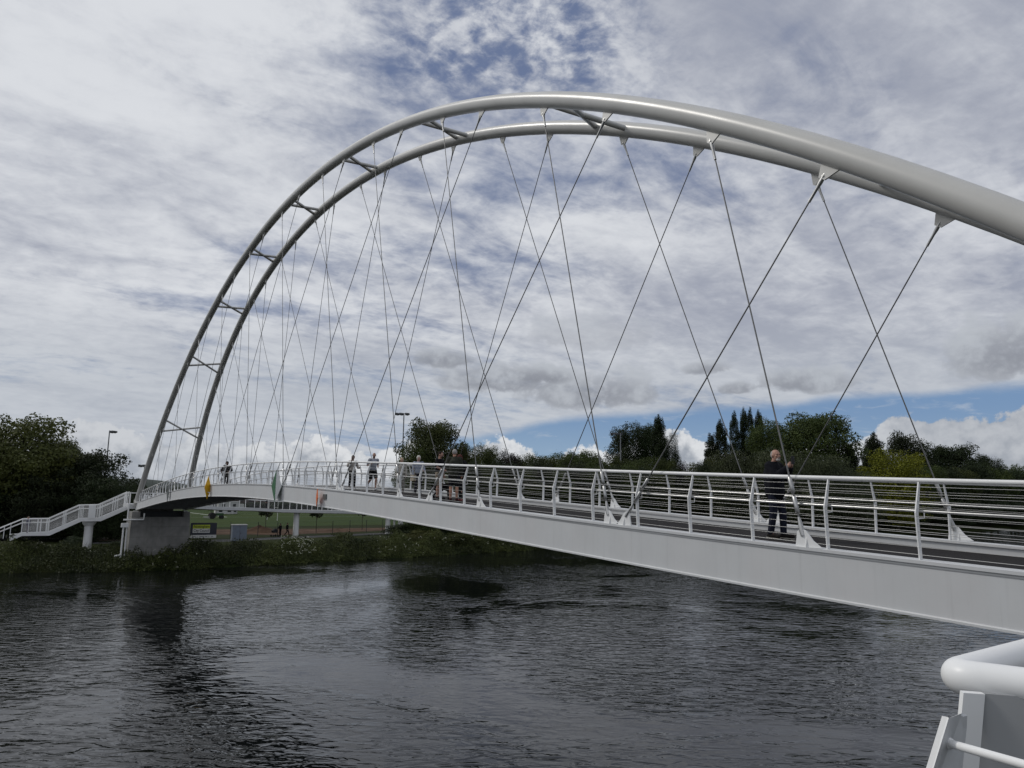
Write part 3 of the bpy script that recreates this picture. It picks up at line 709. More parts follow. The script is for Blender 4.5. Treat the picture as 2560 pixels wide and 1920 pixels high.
stuff('brambles', pn <= .1, M['weed2'], .13, 1.4, 'dark brambles crowding the river edge', 'plants')
# reeds / grass stalks
n = 9000; ys_ = rng.uniform(-60, 26, n); of = rng.uniform(.2, 7.5, n); xs_ = np.array([wl(v) for v in ys_])+of
gz2 = np.interp(of, [0, 1, 2.6, 5, 9], [-6.42, -5.9, -5.35, -5.02, -5.0]); hh_ = rng.uniform(.4, 1.15, n)
lean = rng.normal(0, .16, (n, 2)); wv = rng.uniform(.012, .026, n)
base = np.stack([xs_, ys_, gz2], 1); tip = base+np.stack([lean[:, 0], lean[:, 1], hh_], 1); sd = np.stack([wv*0, wv, wv*0], 1)
vs = np.stack([base-sd, base+sd, tip+sd*.2, tip-sd*.2], 1).reshape(-1, 3)
M['reed'] = foliage('reed_leaves', (.04, .05, .018), (.07, .08, .03)); o = bpy.data.objects.new('grass', quad_mesh('grass', vs, M['reed'])); COL.objects.link(o)
tag(o, 'long grass stalks standing along the river bank', 'grass', kind='stuff')
# white blossoms
fl = []
def blossoms(px0, px1, py0, py1, dd, n, s=.05):
    for _ in range(n):
        p = at(rng.uniform(px0, px1), rng.uniform(py0, py1), dd*rng.uniform(.985, 1.01)); fl.append((p, s))
blossoms(0, 60, 1365, 1395, 74.5, 26); blossoms(85, 130, 1352, 1385, 74, 26); blossoms(700, 790, 1340, 1385, 79, 60); blossoms(700, 780, 1338, 1362, 80, 30, .045)
blossoms(930, 1060, 1335, 1385, 84, 30, .035); blossoms(130, 520, 1370, 1420, 72, 40, .03); blossoms(1060, 1290, 1340, 1370, 92, 20, .035)
cc = np.array([f[0][:] for f in fl]); cc = np.repeat(cc, 5, 0)+rng.normal(0, .05, (len(fl)*5, 3)); nn_ = np.tile([-.6, 0, .7], (len(cc), 1)).astype(float)
o = bpy.data.objects.new('blossom', quad_mesh('blossom', quads(cc, nn_, .055, .4, 1.0), M['flower'])); COL.objects.link(o); tag(o, 'small white flower heads dotted over the bank plants', 'flowers', kind='stuff')
# single shrubs on the bank
for px, top, w, d, lm, var, lab in ((300, 1352, 70, 78, 'leaf_dark', 0, 'dark shrub in front of the left foot of the concrete pier'), (420, 1358, 90, 79, 'leaf_dark', 1, 'bramble shrub climbing the front of the concrete pier'),
        (492, 1350, 60, 80, 'leaf_dark', 0, 'dark shrub right of the concrete pier, below the council sign'), (195, 1338, 60, 80, 'leaf_dark', 1, 'dark round shrub left of the stair column'),
        (855, 1330, 62, 92, 'leaf_mid', 0, 'round green shrub on the bank right of the ramp column'), (890, 1342, 40, 90, 'leaf_dark', 1, 'small dark shrub at the right of the round green one'),
        (740, 1342, 70, 86, 'leaf_mid', 1, 'elder shrub with white blossom below the two walkers'), (1060, 1322, 80, 98, 'leaf_olive', 1, 'tall leafy shrub right of the twin columns'),
        (1150, 1330, 90, 100, 'leaf_mid', 0, 'broad shrub under the bridge girder, right part of the bank'), (1035, 1305, 60, 122, 'leaf_mid', 1, 'green shrub behind the wire fence near the twin columns'), (690, 1362, 80, 84, 'leaf_dark', 0, 'dark shrub at the water edge below the path'),
        (600, 1372, 90, 82, 'leaf_mid', 1, 'low green shrub in front of the utility cabinet'), (40, 1352, 120, 79, 'leaf_mid', 0, 'green shrub below the foot of the stairs'), (130, 1360, 90, 78, 'leaf_mid', 1, 'pale green shrub under the lower stair flight')):
    tree(px, top, w, d, 'low', lm, lab, var, None, 'shrub', zg=-5.7)

# ------------------------------------------------------------------ stairs at the far end
XN, XF = 87.9, 89.9
stair = thing('staircase', 'white steel staircase with two landings descending left from the far end of the bridge', 'stairs', (88.9, 2.9, 0))
def sp_(px, py): p = onx(px, py, XN); return (p.y, p.z)
strT = [sp_(*q) for q in ((324, 1263), (249, 1295), (201, 1296), (121, 1330.6), (53, 1333), (22, 1346))]
strB = [sp_(*q) for q in ((324, 1271.5), (252, 1303), (203, 1303.7), (123.7, 1339), (55, 1340), (25, 1352.5))]
rt_ = [sp_(*q) for q in ((324, 1229.5), (250, 1262), (201, 1263), (123, 1297), (57.6, 1298), (-30, 1333))]
def lerp_poly(poly, y):
    ps = sorted(poly); return float(np.interp(y, [a[0] for a in ps], [a[1] for a in ps]))
for X, nm in ((XN, 0), (XF, 1)):
    mb = MB(); mb.prism([(X, a, b) for a, b in strT]+[(X, a, b) for a, b in strB[::-1]], (.05, 0, 0)); pin(mb.build('stringer', M['white'], None), stair)
    mb = MB(); mb.tube([(X, a, b) for a, b in rt_], .035, 8); pin(mb.build('handrail', M['white'], None), stair)
    mb = MB(); mb.tube([(X+(.06 if nm == 0 else -.06), a, b-.36) for a, b in rt_], .025, 8); pin(mb.build('lower_handrail', M['white'], None), stair)
    mb = MB()
    for k in range(1, 13):
        mb.tube([(X, a, a2+(b-a2)*k/13.) for (a, b), a2 in ((q, lerp_poly(strT, q[0])) for q in rt_[:5])], .009, 5)
    pin(mb.build('infill_rail', M['white'], None), stair)
    for y_ in [sp_(px, 1300)[0] for px in (321, 290, 284, 253, 246, 206, 199, 165, 160, 124, 119, 104, 96, 73, 57, 29, 13)]:
        z0 = lerp_poly(strT, y_); z1 = lerp_poly(rt_, y_)
        mb = MB(); mb.box((X-.02, y_-.028, z0-.02), (X+.03, y_+.028, z1-.01)); pin(mb.build('post', M['white'], None), stair)
y0, y1 = sp_(237, 1300)[0], sp_(219, 1300)[0]
mb = MB(); mb.box((XN-.06, y0, strT[1][1]), (XN-.03, y1, rt_[1][1]-.03)); pin(mb.build('landing_panel', M['white'], None), stair)
mb = MB()
for i in range(5):
    (a0, b0), (a1, b1) = strT[i], strT[i+1]; n = max(1, int(abs(b0-b1)/.17))
    if n < 3: mb.box((XN+.055, a0, b0-.2), (XF, a1, b0-.12))
    else:
        for k in range(n): mb.box((XN+.055, a0+(a1-a0)*k/n, b0+(b1-b0)*(k+1)/n-.15), (XF, a0+(a1-a0)*(k+1)/n+.03, b0+(b1-b0)*(k+1)/n-.10))
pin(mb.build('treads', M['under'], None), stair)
cy = sp_(225, 1310)[0]; zb = strB[1][1]
mb = MB(); mb.tube([(88.9, cy, -5.4), (88.9, cy, zb-.5)], .40, 20); mb.tube([(88.9, cy, zb-.5), (88.9, cy, zb-.22), (88.9, cy, zb-.05)], [.42, .62, .62], 20)
pin(mb.build('column', M['white'], None), stair)
# landing between bridge, stairs and ramp
land = thing('end_landing', 'white landing deck joining the bridge end to the stairs and the ramp', 'landing', (89, 0, 0))
child_box('landing_slab', M['girder'], land, (87.2, -2.6, -.62), (91.6, 3.1, -.12)); child_box('landing_support', M['concrete'], land, (88.2, -1.4, -5.4), (90.6, 1.8, -.62))
mb = MB(); mb.tube([(87.2, 3.0, 1.0), (87.85, 3.0, 1.0)], .035, 8)
for y_ in (0,): mb.tube([(91.5, -2.5, 1.0), (91.5, 3.0, 1.0), (89.95, 3.0, 1.0)], .035, 8)
for x_, y_ in ((87.3, 3.0), (91.5, 3.0), (91.5, .2), (91.5, -2.5), (90.2, 3.0)): mb.box((x_-.02, y_-.05, -.12), (x_+.02, y_+.05, 1.0))
pin(mb.build('landing_railing', M['white'], None), land)

# ------------------------------------------------------------------ approach ramp curling behind
ramp = thing('ramp', 'white approach ramp on round columns passing behind the main span', 'ramp', (111, -20, -5))
def rz_(px, py, x): return onx(px, py, x)
ra, rb, rc = rz_(600, 1268, 109.0), rz_(742, 1274.3, 111.0), rz_(870, 1277, 111.2)
rpth = [(91.6, -1.5, -.25), (96, -2.0, -.35), (101, -3.4, -.42), (105.5, -6.8, -.5), (108.2, -11.0, ra.z+.04), (109.6, -15.5, ra.z-.08), (110.6, rb.y*.9, rb.z+.05), (111, rb.y, rb.z), (111.2, rc.y, rc.z), (111.4, rc.y-8, rc.z-.3), (111.6, rc.y-20, rc.z-.8), (111.6, -62, rc.z-1.4)]
rp2 = []
for i in range(len(rpth)-1):
    a, b = Vector(rpth[i]), Vector(rpth[i+1]); k = max(1, int((b-a).length/1.6)); rp2 += [a.lerp(b, j/k) for j in range(k)]
rp2.append(Vector(rpth[-1]))
def roff(i, o, dz):
    a, b = rp2[max(0, i-1)], rp2[min(len(rp2)-1, i+1)]; d = (b-a).normalized(); n_ = Vector((d.y, -d.x, 0)).normalized(); return rp2[i]-n_*o+Vector((0, 0, dz))
secs = [[roff(i, 0, 0), roff(i, 2.6, 0), roff(i, 2.6, -.42), roff(i, 1.9, -.5), roff(i, .7, -.5), roff(i, 0, -.42)] for i in range(len(rp2))]
pin(MB().sweep(secs).build('ramp_deck', M['girder'], None), ramp)
for o_ in (.05, 2.55):
    mb = MB(); mb.tube([roff(i, o_, 1.12) for i in range(len(rp2))], .035, 7); pin(mb.build('handrail', M['white'], None), ramp)
    mb = MB()
    for k in range(1, 9): mb.tube([roff(i, o_, .12*k) for i in range(len(rp2))], .007, 4)
    pin(mb.build('infill_rail', M['pole'], None), ramp)
    for i in range(len(rp2)):
        a = roff(i, o_, 0); mb = MB(); mb.box((a.x-.035, a.y-.035, a.z), (a.x+.035, a.y+.035, a.z+1.1)); pin(mb.build('post', M['white'], None), ramp)
for px, r in ((741, .42), (970, .40), (1002, .42),):
    p = onx(px, 1300, 112.2); k = min(range(len(rp2)), key=lambda i: abs(rp2[i].y-p.y))
    mb = MB(); mb.tube([(112.2 if px != 560 else 106, p.y, -5.3), (112.2 if px != 560 else 106, p.y, rp2[k].z-.45)], r, 20); pin(mb.build('column', M['white'], None), ramp)
p = onx(986, 1300, 112.6); mb = MB(); mb.tube([(112.6, p.y, -5.3), (112.6, p.y, -1.8)], .16, 10); pin(mb.build('drainpipe', M['white'], None), ramp)

# ------------------------------------------------------------------ viewing platform corner in the foreground
zr = ZC-.37
C0 = onz(2382, 1692, zr); A0 = onz(2560, 1716, zr); B0 = onz(2560, 1640.5, zr)
da = (A0-C0).normalized(); db_ = (B0-C0).normalized()
plat = thing('viewing_platform', 'white steel platform with rounded railing corner in the lower right foreground', 'platform', (C0.x, C0.y, zr-1.25))
mb = MB(); k = 10; pts = []
for i in range(k+1):
    t_ = i/k; pts.append((C0+da*.05)*(1-t_)**2 + C0*2*t_*(1-t_) + (C0+db_*.05)*t_**2)
mb.tube([C0+da*2.2]+[C0+da*.5]+pts+[C0+db_*.5, C0+db_*2.6], .0372, 28); pin(mb.build('handrail', M['white'], None), plat)
cor = C0+(da+db_).normalized()*.085
def up(v, z): return Vector((v.x, v.y, z))
def vbox(c, u, w, a, b, z0, z1):
    mb = MB(); P_ = [c-u*a-w*b, c+u*a-w*b, c+u*a+w*b, c-u*a+w*b]; mb.prism([up(q, z0) for q in P_], (0, 0, z1-z0)); return mb
uu = da; ww = Vector((-da.y, da.x, 0))
def dn(px, py, z): q = onz(px, py, z); return q
# flat plate post under the corner, then a box pier behind it
q0 = at(2409, 1732, 1.50); q1 = at(2463, 1736, 1.50); q2 = at(2454, 1920, 1.47); q3 = at(2392, 1920, 1.47)
ext = (q3-q0).normalized(); mb = MB(); mb.prism([q0, q1, q1+ext*.9, q0+ext*.9], CF*.012); pin(mb.build('post', M['white'], None), plat)
q0 = at(2462, 1734, 1.505); q1 = at(2680, 1752, 1.44); e2 = (ext+CF*.12).normalized(); sidew = Vector((da.y, -da.x, 0))
mb = MB(); mb.prism([q0, q1, q1+e2*.95, q0+e2*.95], CF*.02); pin(mb.build('shaded_panel', M['under'], None), plat)  # darker grey puts the shade of this down-facing panel into its colour
w0 = [at(2372, 1795, 1.36), at(2398, 1785, 1.40), at(2409, 1792, 1.40), at(2408, 1822, 1.40), at(2378, 2100, 1.34), at(2280, 2100, 1.30), at(2334, 1920, 1.33)]
mb = MB(); mb.prism(w0, Vector((.0, -.014, 0))); pin(mb.build('wing_plate', M['girder'], None), plat)
mb = MB(); mb.prism([at(2358, 1792, 1.39), at(2372, 1795, 1.359), at(2280, 2100, 1.299), at(2264, 2100, 1.33)], CF*.004); pin(mb.build('lit_plate_edge', M['white'], None), plat)  # thickness face of the wing plate, whiter to paint in its catching the light
mb = MB(); mb.tube([at(2372, 1858, 1.37), at(2560, 1912, 1.20), at(2800, 1985, 1.05)], .0078, 12); mb.ball(at(2372, 1858, 1.37), .011); pin(mb.build('infill_rod', M['white'], None), plat)
fx = plat.location; mb = MB(); P_ = [C0-da*.1-db_*.1, C0+da*3-db_*.1, C0+da*3+db_*3, C0-da*.1+db_*3]
mb.prism([up(q, zr-1.35) for q in P_], (0, 0, .08)); pin(mb.build('platform_deck', M['asphalt'], None), plat)
mb = MB(); q = C0+da*.9+db_*.9; mb.tube([up(q, -7.4), up(q, zr-1.35)], .22, 16); pin(mb.build('column', M['white'], None), plat)

# ------------------------------------------------------------------ small objects on the far bank
sgn = thing('site_sign', 'dark board reading Nottingham City Council beside the concrete pier', 'sign', (0, 0, 0))
SD = 99.
TL, TRr, BL = at(477, 1310, SD), at(543, 1305, SD+1.5), at(475, 1345, SD)
ux = (TRr-TL); sw = math.hypot(ux.x, ux.y); rzs = math.atan2(ux.y, ux.x); hgt = (TL.z-BL.z)+.15
sgn.location = (TL.x, TL.y, ZG); sgn.rotation_euler = (0, 0, rzs); zb = BL.z-ZG
MB().box((0, 0, zb), (sw, .06, zb+hgt)).build('board', M['navy'], sgn)
MB().box((0, -.012, zb-.0), (sw, -.001, zb+hgt*.20)).build('lower_strip', M['signw'], sgn)
MB().box((sw*.09, -.014, zb+hgt*.62), (sw*.74, -.001, zb+hgt*.87)).build('lime_panel', M['lime'], sgn)
MB().box((sw*.09, -.014, zb+hgt*.34), (sw*.74, -.001, zb+hgt*.615)).build('white_panel', M['signw'], sgn)
for x_ in (.1, sw-.1): MB().box((x_-.05, .065, -.1), (x_+.05, .15, zb+hgt)).build('sign_post', M['dark'], sgn)
def text(s, x, z, size, width, m, par, y=-.02):
    cu = bpy.data.curves.new('lettering', 'FONT'); cu.body = s; cu.size = size; cu.extrude = .002; cu.materials.append(m); cu.offset = size*.012
    o = bpy.data.objects.new('lettering', cu); COL.objects.link(o); o.parent = par; o.location = (x, y, z); o.rotation_euler = (R(90), 0, 0)
    bpy.context.view_layer.update(); me = bpy.data.meshes.new_from_object(o.evaluated_get(bpy.context.evaluated_depsgraph_get()))
    w_ = max(v.co.x for v in me.vertices)-min(v.co.x for v in me.vertices); bpy.data.objects.remove(o)
    o = bpy.data.objects.new('lettering', me); COL.objects.link(o); o.parent = par; o.location = (x, y, z); o.rotation_euler = (R(90), 0, 0)
    o.scale.x = width/w_; return o
text('Nottingham', sw*.12, zb+hgt*.675, .50, sw*.59, M['ink'], sgn); text('City Council', sw*.12, zb+hgt*.40, .50, sw*.59, M['ink'], sgn)
mb = MB()
for a, b in ((.08, .22), (.36, .54), (.57, .66), (.70, .73), (.80, .88)): mb.box((sw*a, -.018, zb+hgt*.08), (sw*b, -.013, zb+hgt*.115))
mb.build('strip_marks', M['grey'], sgn)
cb = onz(590, 1362, ZG); cab = thing('utility_cabinet', 'blue-grey utility cabinet on a dark plinth beside the path', 'cabinet', (cb.x-1, cb.y, ZG), R(0))
MB().box((-.4, -.82, .55), (.4, .82, 2.35)).build('cabinet_body', M['blue'], cab); MB().box((-.45, -.88, 2.353), (.45, .88, 2.45)).build('cabinet_lid', M['cabin'], cab)
MB().box((-.38, -.78, -.3), (.38, .78, .547)).build('plinth', M['rubber'], cab); MB().box((-.415, -.01, .6), (-.402, .01, 2.3)).box((-.43, -.12, 1.3), (-.402, -.08, 1.5)).build('door_seam', M['dark'], cab)
# fence
fn = thing('wire_fence', 'thin dark wire fence between the path and the soil strip', 'fence')
fpx = [(480, 1344), (575, 1343), (644, 1341), (693, 1341), (738, 1339), (831, 1335), (874, 1333), (915.5, 1331), (956, 1329), (1000, 1327), (1050, 1324)]
fp = [onz(a, b, ZG) for a, b in fpx]
for p in fp: MB().tube([(p.x, p.y, ZG-.2), (p.x, p.y, ZG+2.05)], .045, 6).build('post', M['dark'], fn)
mb = MB()
for h in (.3, .8, 1.3, 1.8, 2.0): mb.tube([(p.x, p.y, ZG+h) for p in fp], .006, 4)
mb.build('wire', M['dark'], fn)
# saplings
for px, py, lab in ((663, 1334, 'staked sapling left of the ramp column, seen under the ramp'), (790, 1336, 'staked sapling between the ramp column and the fence posts'), (905, 1328, 'farthest staked sapling, near the twin columns')):
    p = onz(px, py-3, ZG); o = thing('sapling', lab, 'tree', (p.x, p.y, ZG), 0, 'saplings below the ramp'); cr, tm, _ = proto('sapling', 0, 'leaf_dark', 2.0); o.scale = (2.4, 2.4, 2.3)
    for nm, me in (('crown', cr), ('trunk', tm)): c_ = bpy.data.objects.new(nm, me); COL.objects.link(c_); c_.parent = o
# rugby posts
gp = thing('rugby_posts', 'white rugby goal posts on the sports field', 'goal posts', (0, 0, 0))
ga, gb = onz(667.5, 1300, ZG), onz(693, 1302, ZG)
for p in (ga, gb): MB().tube([(p.x, p.y, ZG), (p.x, p.y, ZG+5.2)], .07, 8).build('upright', M['signw'], gp)
MB().tube([(ga.x, ga.y, ZG+3.), (gb.x, gb.y, ZG+3.)], .06, 8).build('crossbar', M['signw'], gp)
# floodlight masts
def mast(px, top, base_d, heads, lab):
    T = at(px, top, base_d); o = thing('floodlight_mast', lab, 'floodlight', (T.x, T.y, ZG), 0, 'floodlight masts round the sports field'); H = T.z-ZG
    s = base_d/140.; MB().tube([(0, 0, 0), (0, 0, H)], [.16*s, .10*s], 10).build('mast', M['pole'], o)
    e = Vector((-.5529, -.8333, 0))
    for k, off in enumerate(heads):
        c = e*off*s+Vector((0, 0, H-.1)); mb = MB(); mb.bar(Vector((0, 0, H-.05)), c, .08*s, .08*s).build('bracket', M['pole'], o)
        mb = MB(); mb.prism([c+e*-.35*s+Vector((0, 0, .2*s)), c+e*.45*s+Vector((0, 0, .12*s)), c+e*.5*s+Vector((0, 0, -.15*s)), c+e*.1*s+Vector((0, 0, -.32*s)), c+e*-.35*s+Vector((0, 0, -.25*s))], Vector((.45*s, -.3*s, 0))); mb.build('lamp_head', M['dark'], o)
mast(1010, 1033, 150, (-1.3, -.5, .55), 'tall lamp mast with several heads, left of the tall rounded tree')
mast(274, 1077, 110, (.25, .75), 'single lamp mast rising behind the dark round tree')
mast(1551, 1083, 190, (-1.5, -.6, 0), 'grey lamp mast in front of the big dark clump')
mast(362, 1163, 210, (-.9, -.1, .2), 'small distant lamp mast just left of the arch foot')
# site cabins, van, cars beyond the field
def cabin(px, py, w, h, lab, d=None):
    p = onz(px, py, ZG); o = thing('site_cabin', lab, 'cabin', (p.x, p.y, ZG), 0, 'white cabins beyond the field')
    MB().box((0, -w/2, .1), (3, w/2, h)).build('cabin_wall', M['cabin'], o); MB().box((-.1, -w/2-.1, h+.003), (3.1, w/2+.1, h+.15)).build('cabin_roof', M['signw'], o)
    for y_ in (-w*.25, w*.25): MB().box((-.03, y_-.5, h*.45), (-.003, y_+.5, h*.75)).build('window', M['glass'], o)
cabin(545, 1276, 7, 3.0, 'left white site cabin at the far edge of the field'); cabin(572, 1276.5, 7.5, 3.2, 'middle white site cabin at the far edge of the field')
cabin(562, 1286, 5, 1.6, 'low white unit on the field in front of the cabins'); cabin(580, 1285.5, 3, 1.6, 'smaller low white unit right of the other one')
def car(px, py, m, lab, van=False):
    p = onz(px, py, ZG); o = thing('parked_car' if not van else 'parked_van', lab, 'van' if van else 'car', (p.x, p.y, ZG), R(90), 'cars parked beyond the field' if not van else None)
    if van: prof = [(-2.7, .35), (2.6, .35), (2.7, .9), (2.2, 1.3), (1.5, 2.3), (-2.6, 2.4)]
    else: prof = [(-2.1, .3), (2.1, .3), (2.15, .75), (1.2, .9), (.5, 1.4), (-1.2, 1.42), (-1.9, .95), (-2.15, .9)]
    MB().prism([(a, -.85, b) for a, b in prof], (0, 1.7, 0)).build('body', m, o)
    MB().prism([(a, .853, b) for a, b in ([(1.0, .92), (.45, 1.33), (-1.1, 1.35), (-1.6, .95)] if not van else [(2.0, 1.35), (1.5, 2.1), (.7, 2.1), (.7, 1.35)])], (0, .01, 0)).build('side_window', M['glass'], o)
    for x_ in (-1.35, 1.35):
        for s_ in (-.87, .72): MB().tube([(x_, s_, .32), (x_, s_+.15, .32)], .32, 14).build('wheel', M['rubber'], o)
car(590, 1276, M['signw'], 'white van parked right of the site cabins', True)
for i, (px, m_, w_) in enumerate(((640, 'cabin', 'silver'), (668, 'navy', 'dark blue'), (742, 'signw', 'white'), (770, 'grey', 'grey'), (800, 'orange', 'red'))):
    car(px, 1274, M[m_], '%s car parked at the far edge of the field under the ramp' % w_)
# far house row
for px, w in ((625, 12), (690, 16), (760, 14), (835, 18), (975, 20)):
    p = at(px, 1262, 330); o = thing('distant_house', 'small distant building beyond the field, behind the ramp railing', 'house', (p.x, p.y, ZG), 0, 'distant buildings beyond the field')
    h = 5.5; MB().box((0, -w/2, 0), (8, w/2, h)).build('wall', M['brick'], o); MB().prism([(-.3, -w/2-.3, h+.003), (4, -w/2-.3, h+2.6), (8.3, -w/2-.3, h+.003)], (0, w+.6, 0)).build('roof', M['roof'], o)
    for y_ in (-w*.3, 0, w*.3): MB().box((-.03, y_-.5, 2.8), (-.003, y_+.5, 4)).build('window', M['glass'], o)
# mower tractor
p = onz(537, 1297, ZG); tr = thing('tractor', 'dark green tractor with a wide mower working on the sports field', 'tractor', (p.x, p.y, ZG), R(-90))
tr.scale = (1.0, 1.0, 1.0)
MB().box((-.2, -.4, .7), (1.9, .4, 1.35)).build('body', mat('tractor_green', (.02, .07, .02), .5), tr); mb = MB()
for a in ((-.9, -.55), (-.9, .55), (.2, -.55), (.2, .55)): mb.tube([(a[0], a[1], .9), (a[0], a[1], 2.4)], .05, 6)
mb.box((-1.0, -.65, 2.4), (.3, .65, 2.48)).build('cab_frame', M['dark'], tr); MB().box((-1.1, -.5, .8), (-.2, .5, 1.2)).build('seat_base', M['dark'], tr)
for x_, r in ((-.7, .75), (1.5, .45)):
    for y_ in (-.85, .55): MB().tube([(x_, y_, r), (x_, y_+.3, r)], r, 16).build('wheel', M['rubber'], tr)
mb = MB(); mb.bar((-1.9, -3.6, .5), (-1.9, 3.6, .5), .15, .12); mb.bar((-1.9, -3.6, .25), (-1.9, 3.6, .25), .14, .1); mb.bar((-1.2, 0, .7), (-1.9, 0, .5), .1, .1); mb.build('mower_boom', M['pole'], tr)

# ------------------------------------------------------------------ people
def cap(mb, a, b, ra, rb=None, n=12):
    rb = ra if rb is None else rb; a, b = Vector(a), Vector(b)
    mb.tube([a, a.lerp(b, .5), b], [ra, (ra+rb)/2, rb], n); mb.ball(a, ra, n, 8); mb.ball(b, rb, n, 8); return mb
def fuse(o, vox):
    md = o.modifiers.new('fuse', 'REMESH'); md.mode = 'VOXEL'; md.voxel_size = vox; md.use_smooth_shade = True
    sm = o.modifiers.new('smooth', 'SMOOTH'); sm.factor = .5; sm.iterations = 2; return o
SK = {}
def skin(c):
    if c not in SK: SK[c] = mat('skin', c, .55, var=.12, vscale=20)
    return SK[c]
CL = {}
def cloth(c):
    if c not in CL: CL[c] = mat('clothing', c, .92, spec=.12, var=.22, vscale=12, bump=.5, bscale=30)
    return CL[c]
REST = dict(pel=(0, 0, .96), che=(0, 0, 1.27), nek=(0, .0, 1.46), hed=(0, .035, 1.615), shL=(-.175, 0, 1.40), shR=(.175, 0, 1.40),
            elL=(-.235, -.02, 1.12), elR=(.235, -.02, 1.12), wrL=(-.24, .06, .87), wrR=(.24, .06, .87), haL=(-.24, .085, .80), haR=(.24, .085, .80),
            hiL=(-.095, 0, .92), hiR=(.095, 0, .92), knL=(-.10, .02, .50), knR=(.10, .02, .50), anL=(-.105, -.01, .09), anR=(.105, -.01, .09), toL=(-.12, .16, .035), toR=(.12, .16, .035))
def person(label, x, y, z, heading, H, pose=None, top=(.03, .03, .03), sleeve='long', bot=(.02, .02, .03), legs='long', shoe=(.03, .03, .03), hair=(.2, .19, .18), hairtype='short',
           sk=(.42, .25, .18), vox=.017, female=False, jacket=0., beard=None, look=0., bow=0., stand=None, sole=None):
    J = {k: Vector(v) for k, v in REST.items()}
    for k, v in (pose or {}).items(): J[k] = Vector(v)
    lo = min(J['toL'].z, J['toR'].z, J['anL'].z-.06, J['anR'].z-.06)
    o = thing('person', label, 'person', (x, y, z), R(heading)-math.pi/2); s = H/1.74; o.scale = (s, s, s)
    g = .92 if female else 1.
    b = MB()
    cap(b, J['pel'], J['che'], .125*g, .14*g); cap(b, J['che'], (J['shL']+J['shR'])/2-Vector((0, 0, .04)), .14*g, .115); b.ball(J['pel']-Vector((0, .01, .02)), (.165, .125, .13))
    cap(b, J['shL'], J['shR'], .062*g); cap(b, (J['shL']+J['shR'])/2, J['nek'], .07, .056); cap(b, J['nek'], J['hed']-Vector((0, .015, .06)), .056, .055)
    for q in 'LR':
        cap(b, J['sh'+q], J['el'+q], .052*g, .042*g); cap(b, J['el'+q], J['wr'+q], .042*g, .028*g)
        cap(b, J['hi'+q], J['kn'+q], .085, .058); kn, an = J['kn'+q], J['an'+q]; mid = kn.lerp(an, .32)+Vector((0, -.018, 0)); cap(b, kn, mid, .055, .056); cap(b, mid, an, .056, .036)
        # hand: palm, four fingers, thumb
        wr, ha = J['wr'+q], J['ha'+q]; d = (ha-wr).normalized(); sd_ = frame(d)[0]; cap(b, wr, wr.lerp(ha, .9), .03, .034)
        nn = d.cross(sd_); ins = -1 if q == 'R' else 1
        for i, (ln, of) in enumerate(((.068, -.030), (.076, -.010), (.070, .010), (.055, .028))):
            a0 = ha+nn*of; a1 = a0+(d*.8+sd_*.25*ins).normalized()*ln*.55; a2 = a1+(d*.35+sd_*.8*ins).normalized()*ln*.5
            cap(b, a0, a1, .0105, .0095, 8); cap(b, a1, a2, .0095, .0085, 8)
        t0 = wr.lerp(ha, .35)+nn*-.03; cap(b, t0, t0+(d*.6-nn*.7+sd_*.2*ins).normalized()*.055, .012, .0105, 8)
        cap(b, J['an'+q], J['to'+q], .036, .03)
    # head
    R3 = Matrix.Rotation(R(look), 3, 'Z') @ Matrix.Rotation(-R(bow), 3, 'X'); hc = J['hed']
    hp = lambda x_, y_, z_: hc + R3 @ Vector((x_, y_, z_))
    b.ball(hp(0, -.012, .02), (.078, .098, .098), 18, 12, R3); b.ball(hp(0, .022, -.035), (.060, .070, .082), 16, 10, R3); b.ball(hp(0, .055, -.085), (.034, .030, .026), 10, 8, R3)
    cap(b, hp(0, .088, .018), hp(0, .108, -.022), .010, .015, 8); b.ball(hp(0, .082, .035), (.055, .018, .010), 10, 6, R3); b.ball(hp(0, .088, -.055), (.026, .012, .010), 8, 6, R3)
    for e in (-1, 1): b.ball(hp(e*.079, -.008, -.005), (.010, .02, .033), 8, 8, R3); b.ball(hp(e*.040, .070, -.012), (.022, .018, .018), 8, 6, R3)
    fuse(b.build('body', skin(sk), o), vox)
    ey = MB()
    for e in (-1, 1): ey.ball(hp(e*.030, .087, .016), (.011, .007, .006), 8, 6, R3)
    ey.build('eyes', M['ink'], o)
    m_ = MB(); m_.ball(hp(0, .099, -.056), (.024, .006, .005), 8, 6, R3); m_.build('mouth', cloth((.22, .08, .07)), o)
    # top garment
    t_ = MB(); e = .016+jacket*.5
    hem = J['pel']+Vector((0, 0, -.02-jacket*2.2)) if legs != 'dress' else J['pel']
    cap(t_, hem+Vector((0, 0, .06)), J['che'], .150*g+jacket, .153*g+e, 14); t_.ball(hem+Vector((0, 0, .06)), (.178+jacket*.4, .14+jacket*.3, .12), 14, 10)
    cap(t_, J['che'], (J['shL']+J['shR'])/2-Vector((0, 0, .05)), .150*g+e*.6, .125+e*.4, 14); cap(t_, J['shL']-Vector((0, 0, .008)), J['shR']-Vector((0, 0, .008)), .066*g+e*.6, None, 12); cap(t_, (J['shL']+J['shR'])/2, J['nek']-Vector((0, 0, .03)), .085, .066)
    for q in 'LR':
        sh, el, wr = J['sh'+q], J['el'+q], J['wr'+q]
        if sleeve == 'long': cap(t_, sh, el, .062+e, .052+e*.8); cap(t_, el, el.lerp(wr, .93), .052+e*.8, .038+e*.6)
        else: cap(t_, sh, sh.lerp(el, .72), .064+e, .062+e*.8)
    if jacket: cap(t_, J['nek']+Vector((0, .01, -.015)), J['nek']+Vector((0, 0, -.045)), .078, .09)
    fuse(t_.build('top', cloth(top), o), vox)
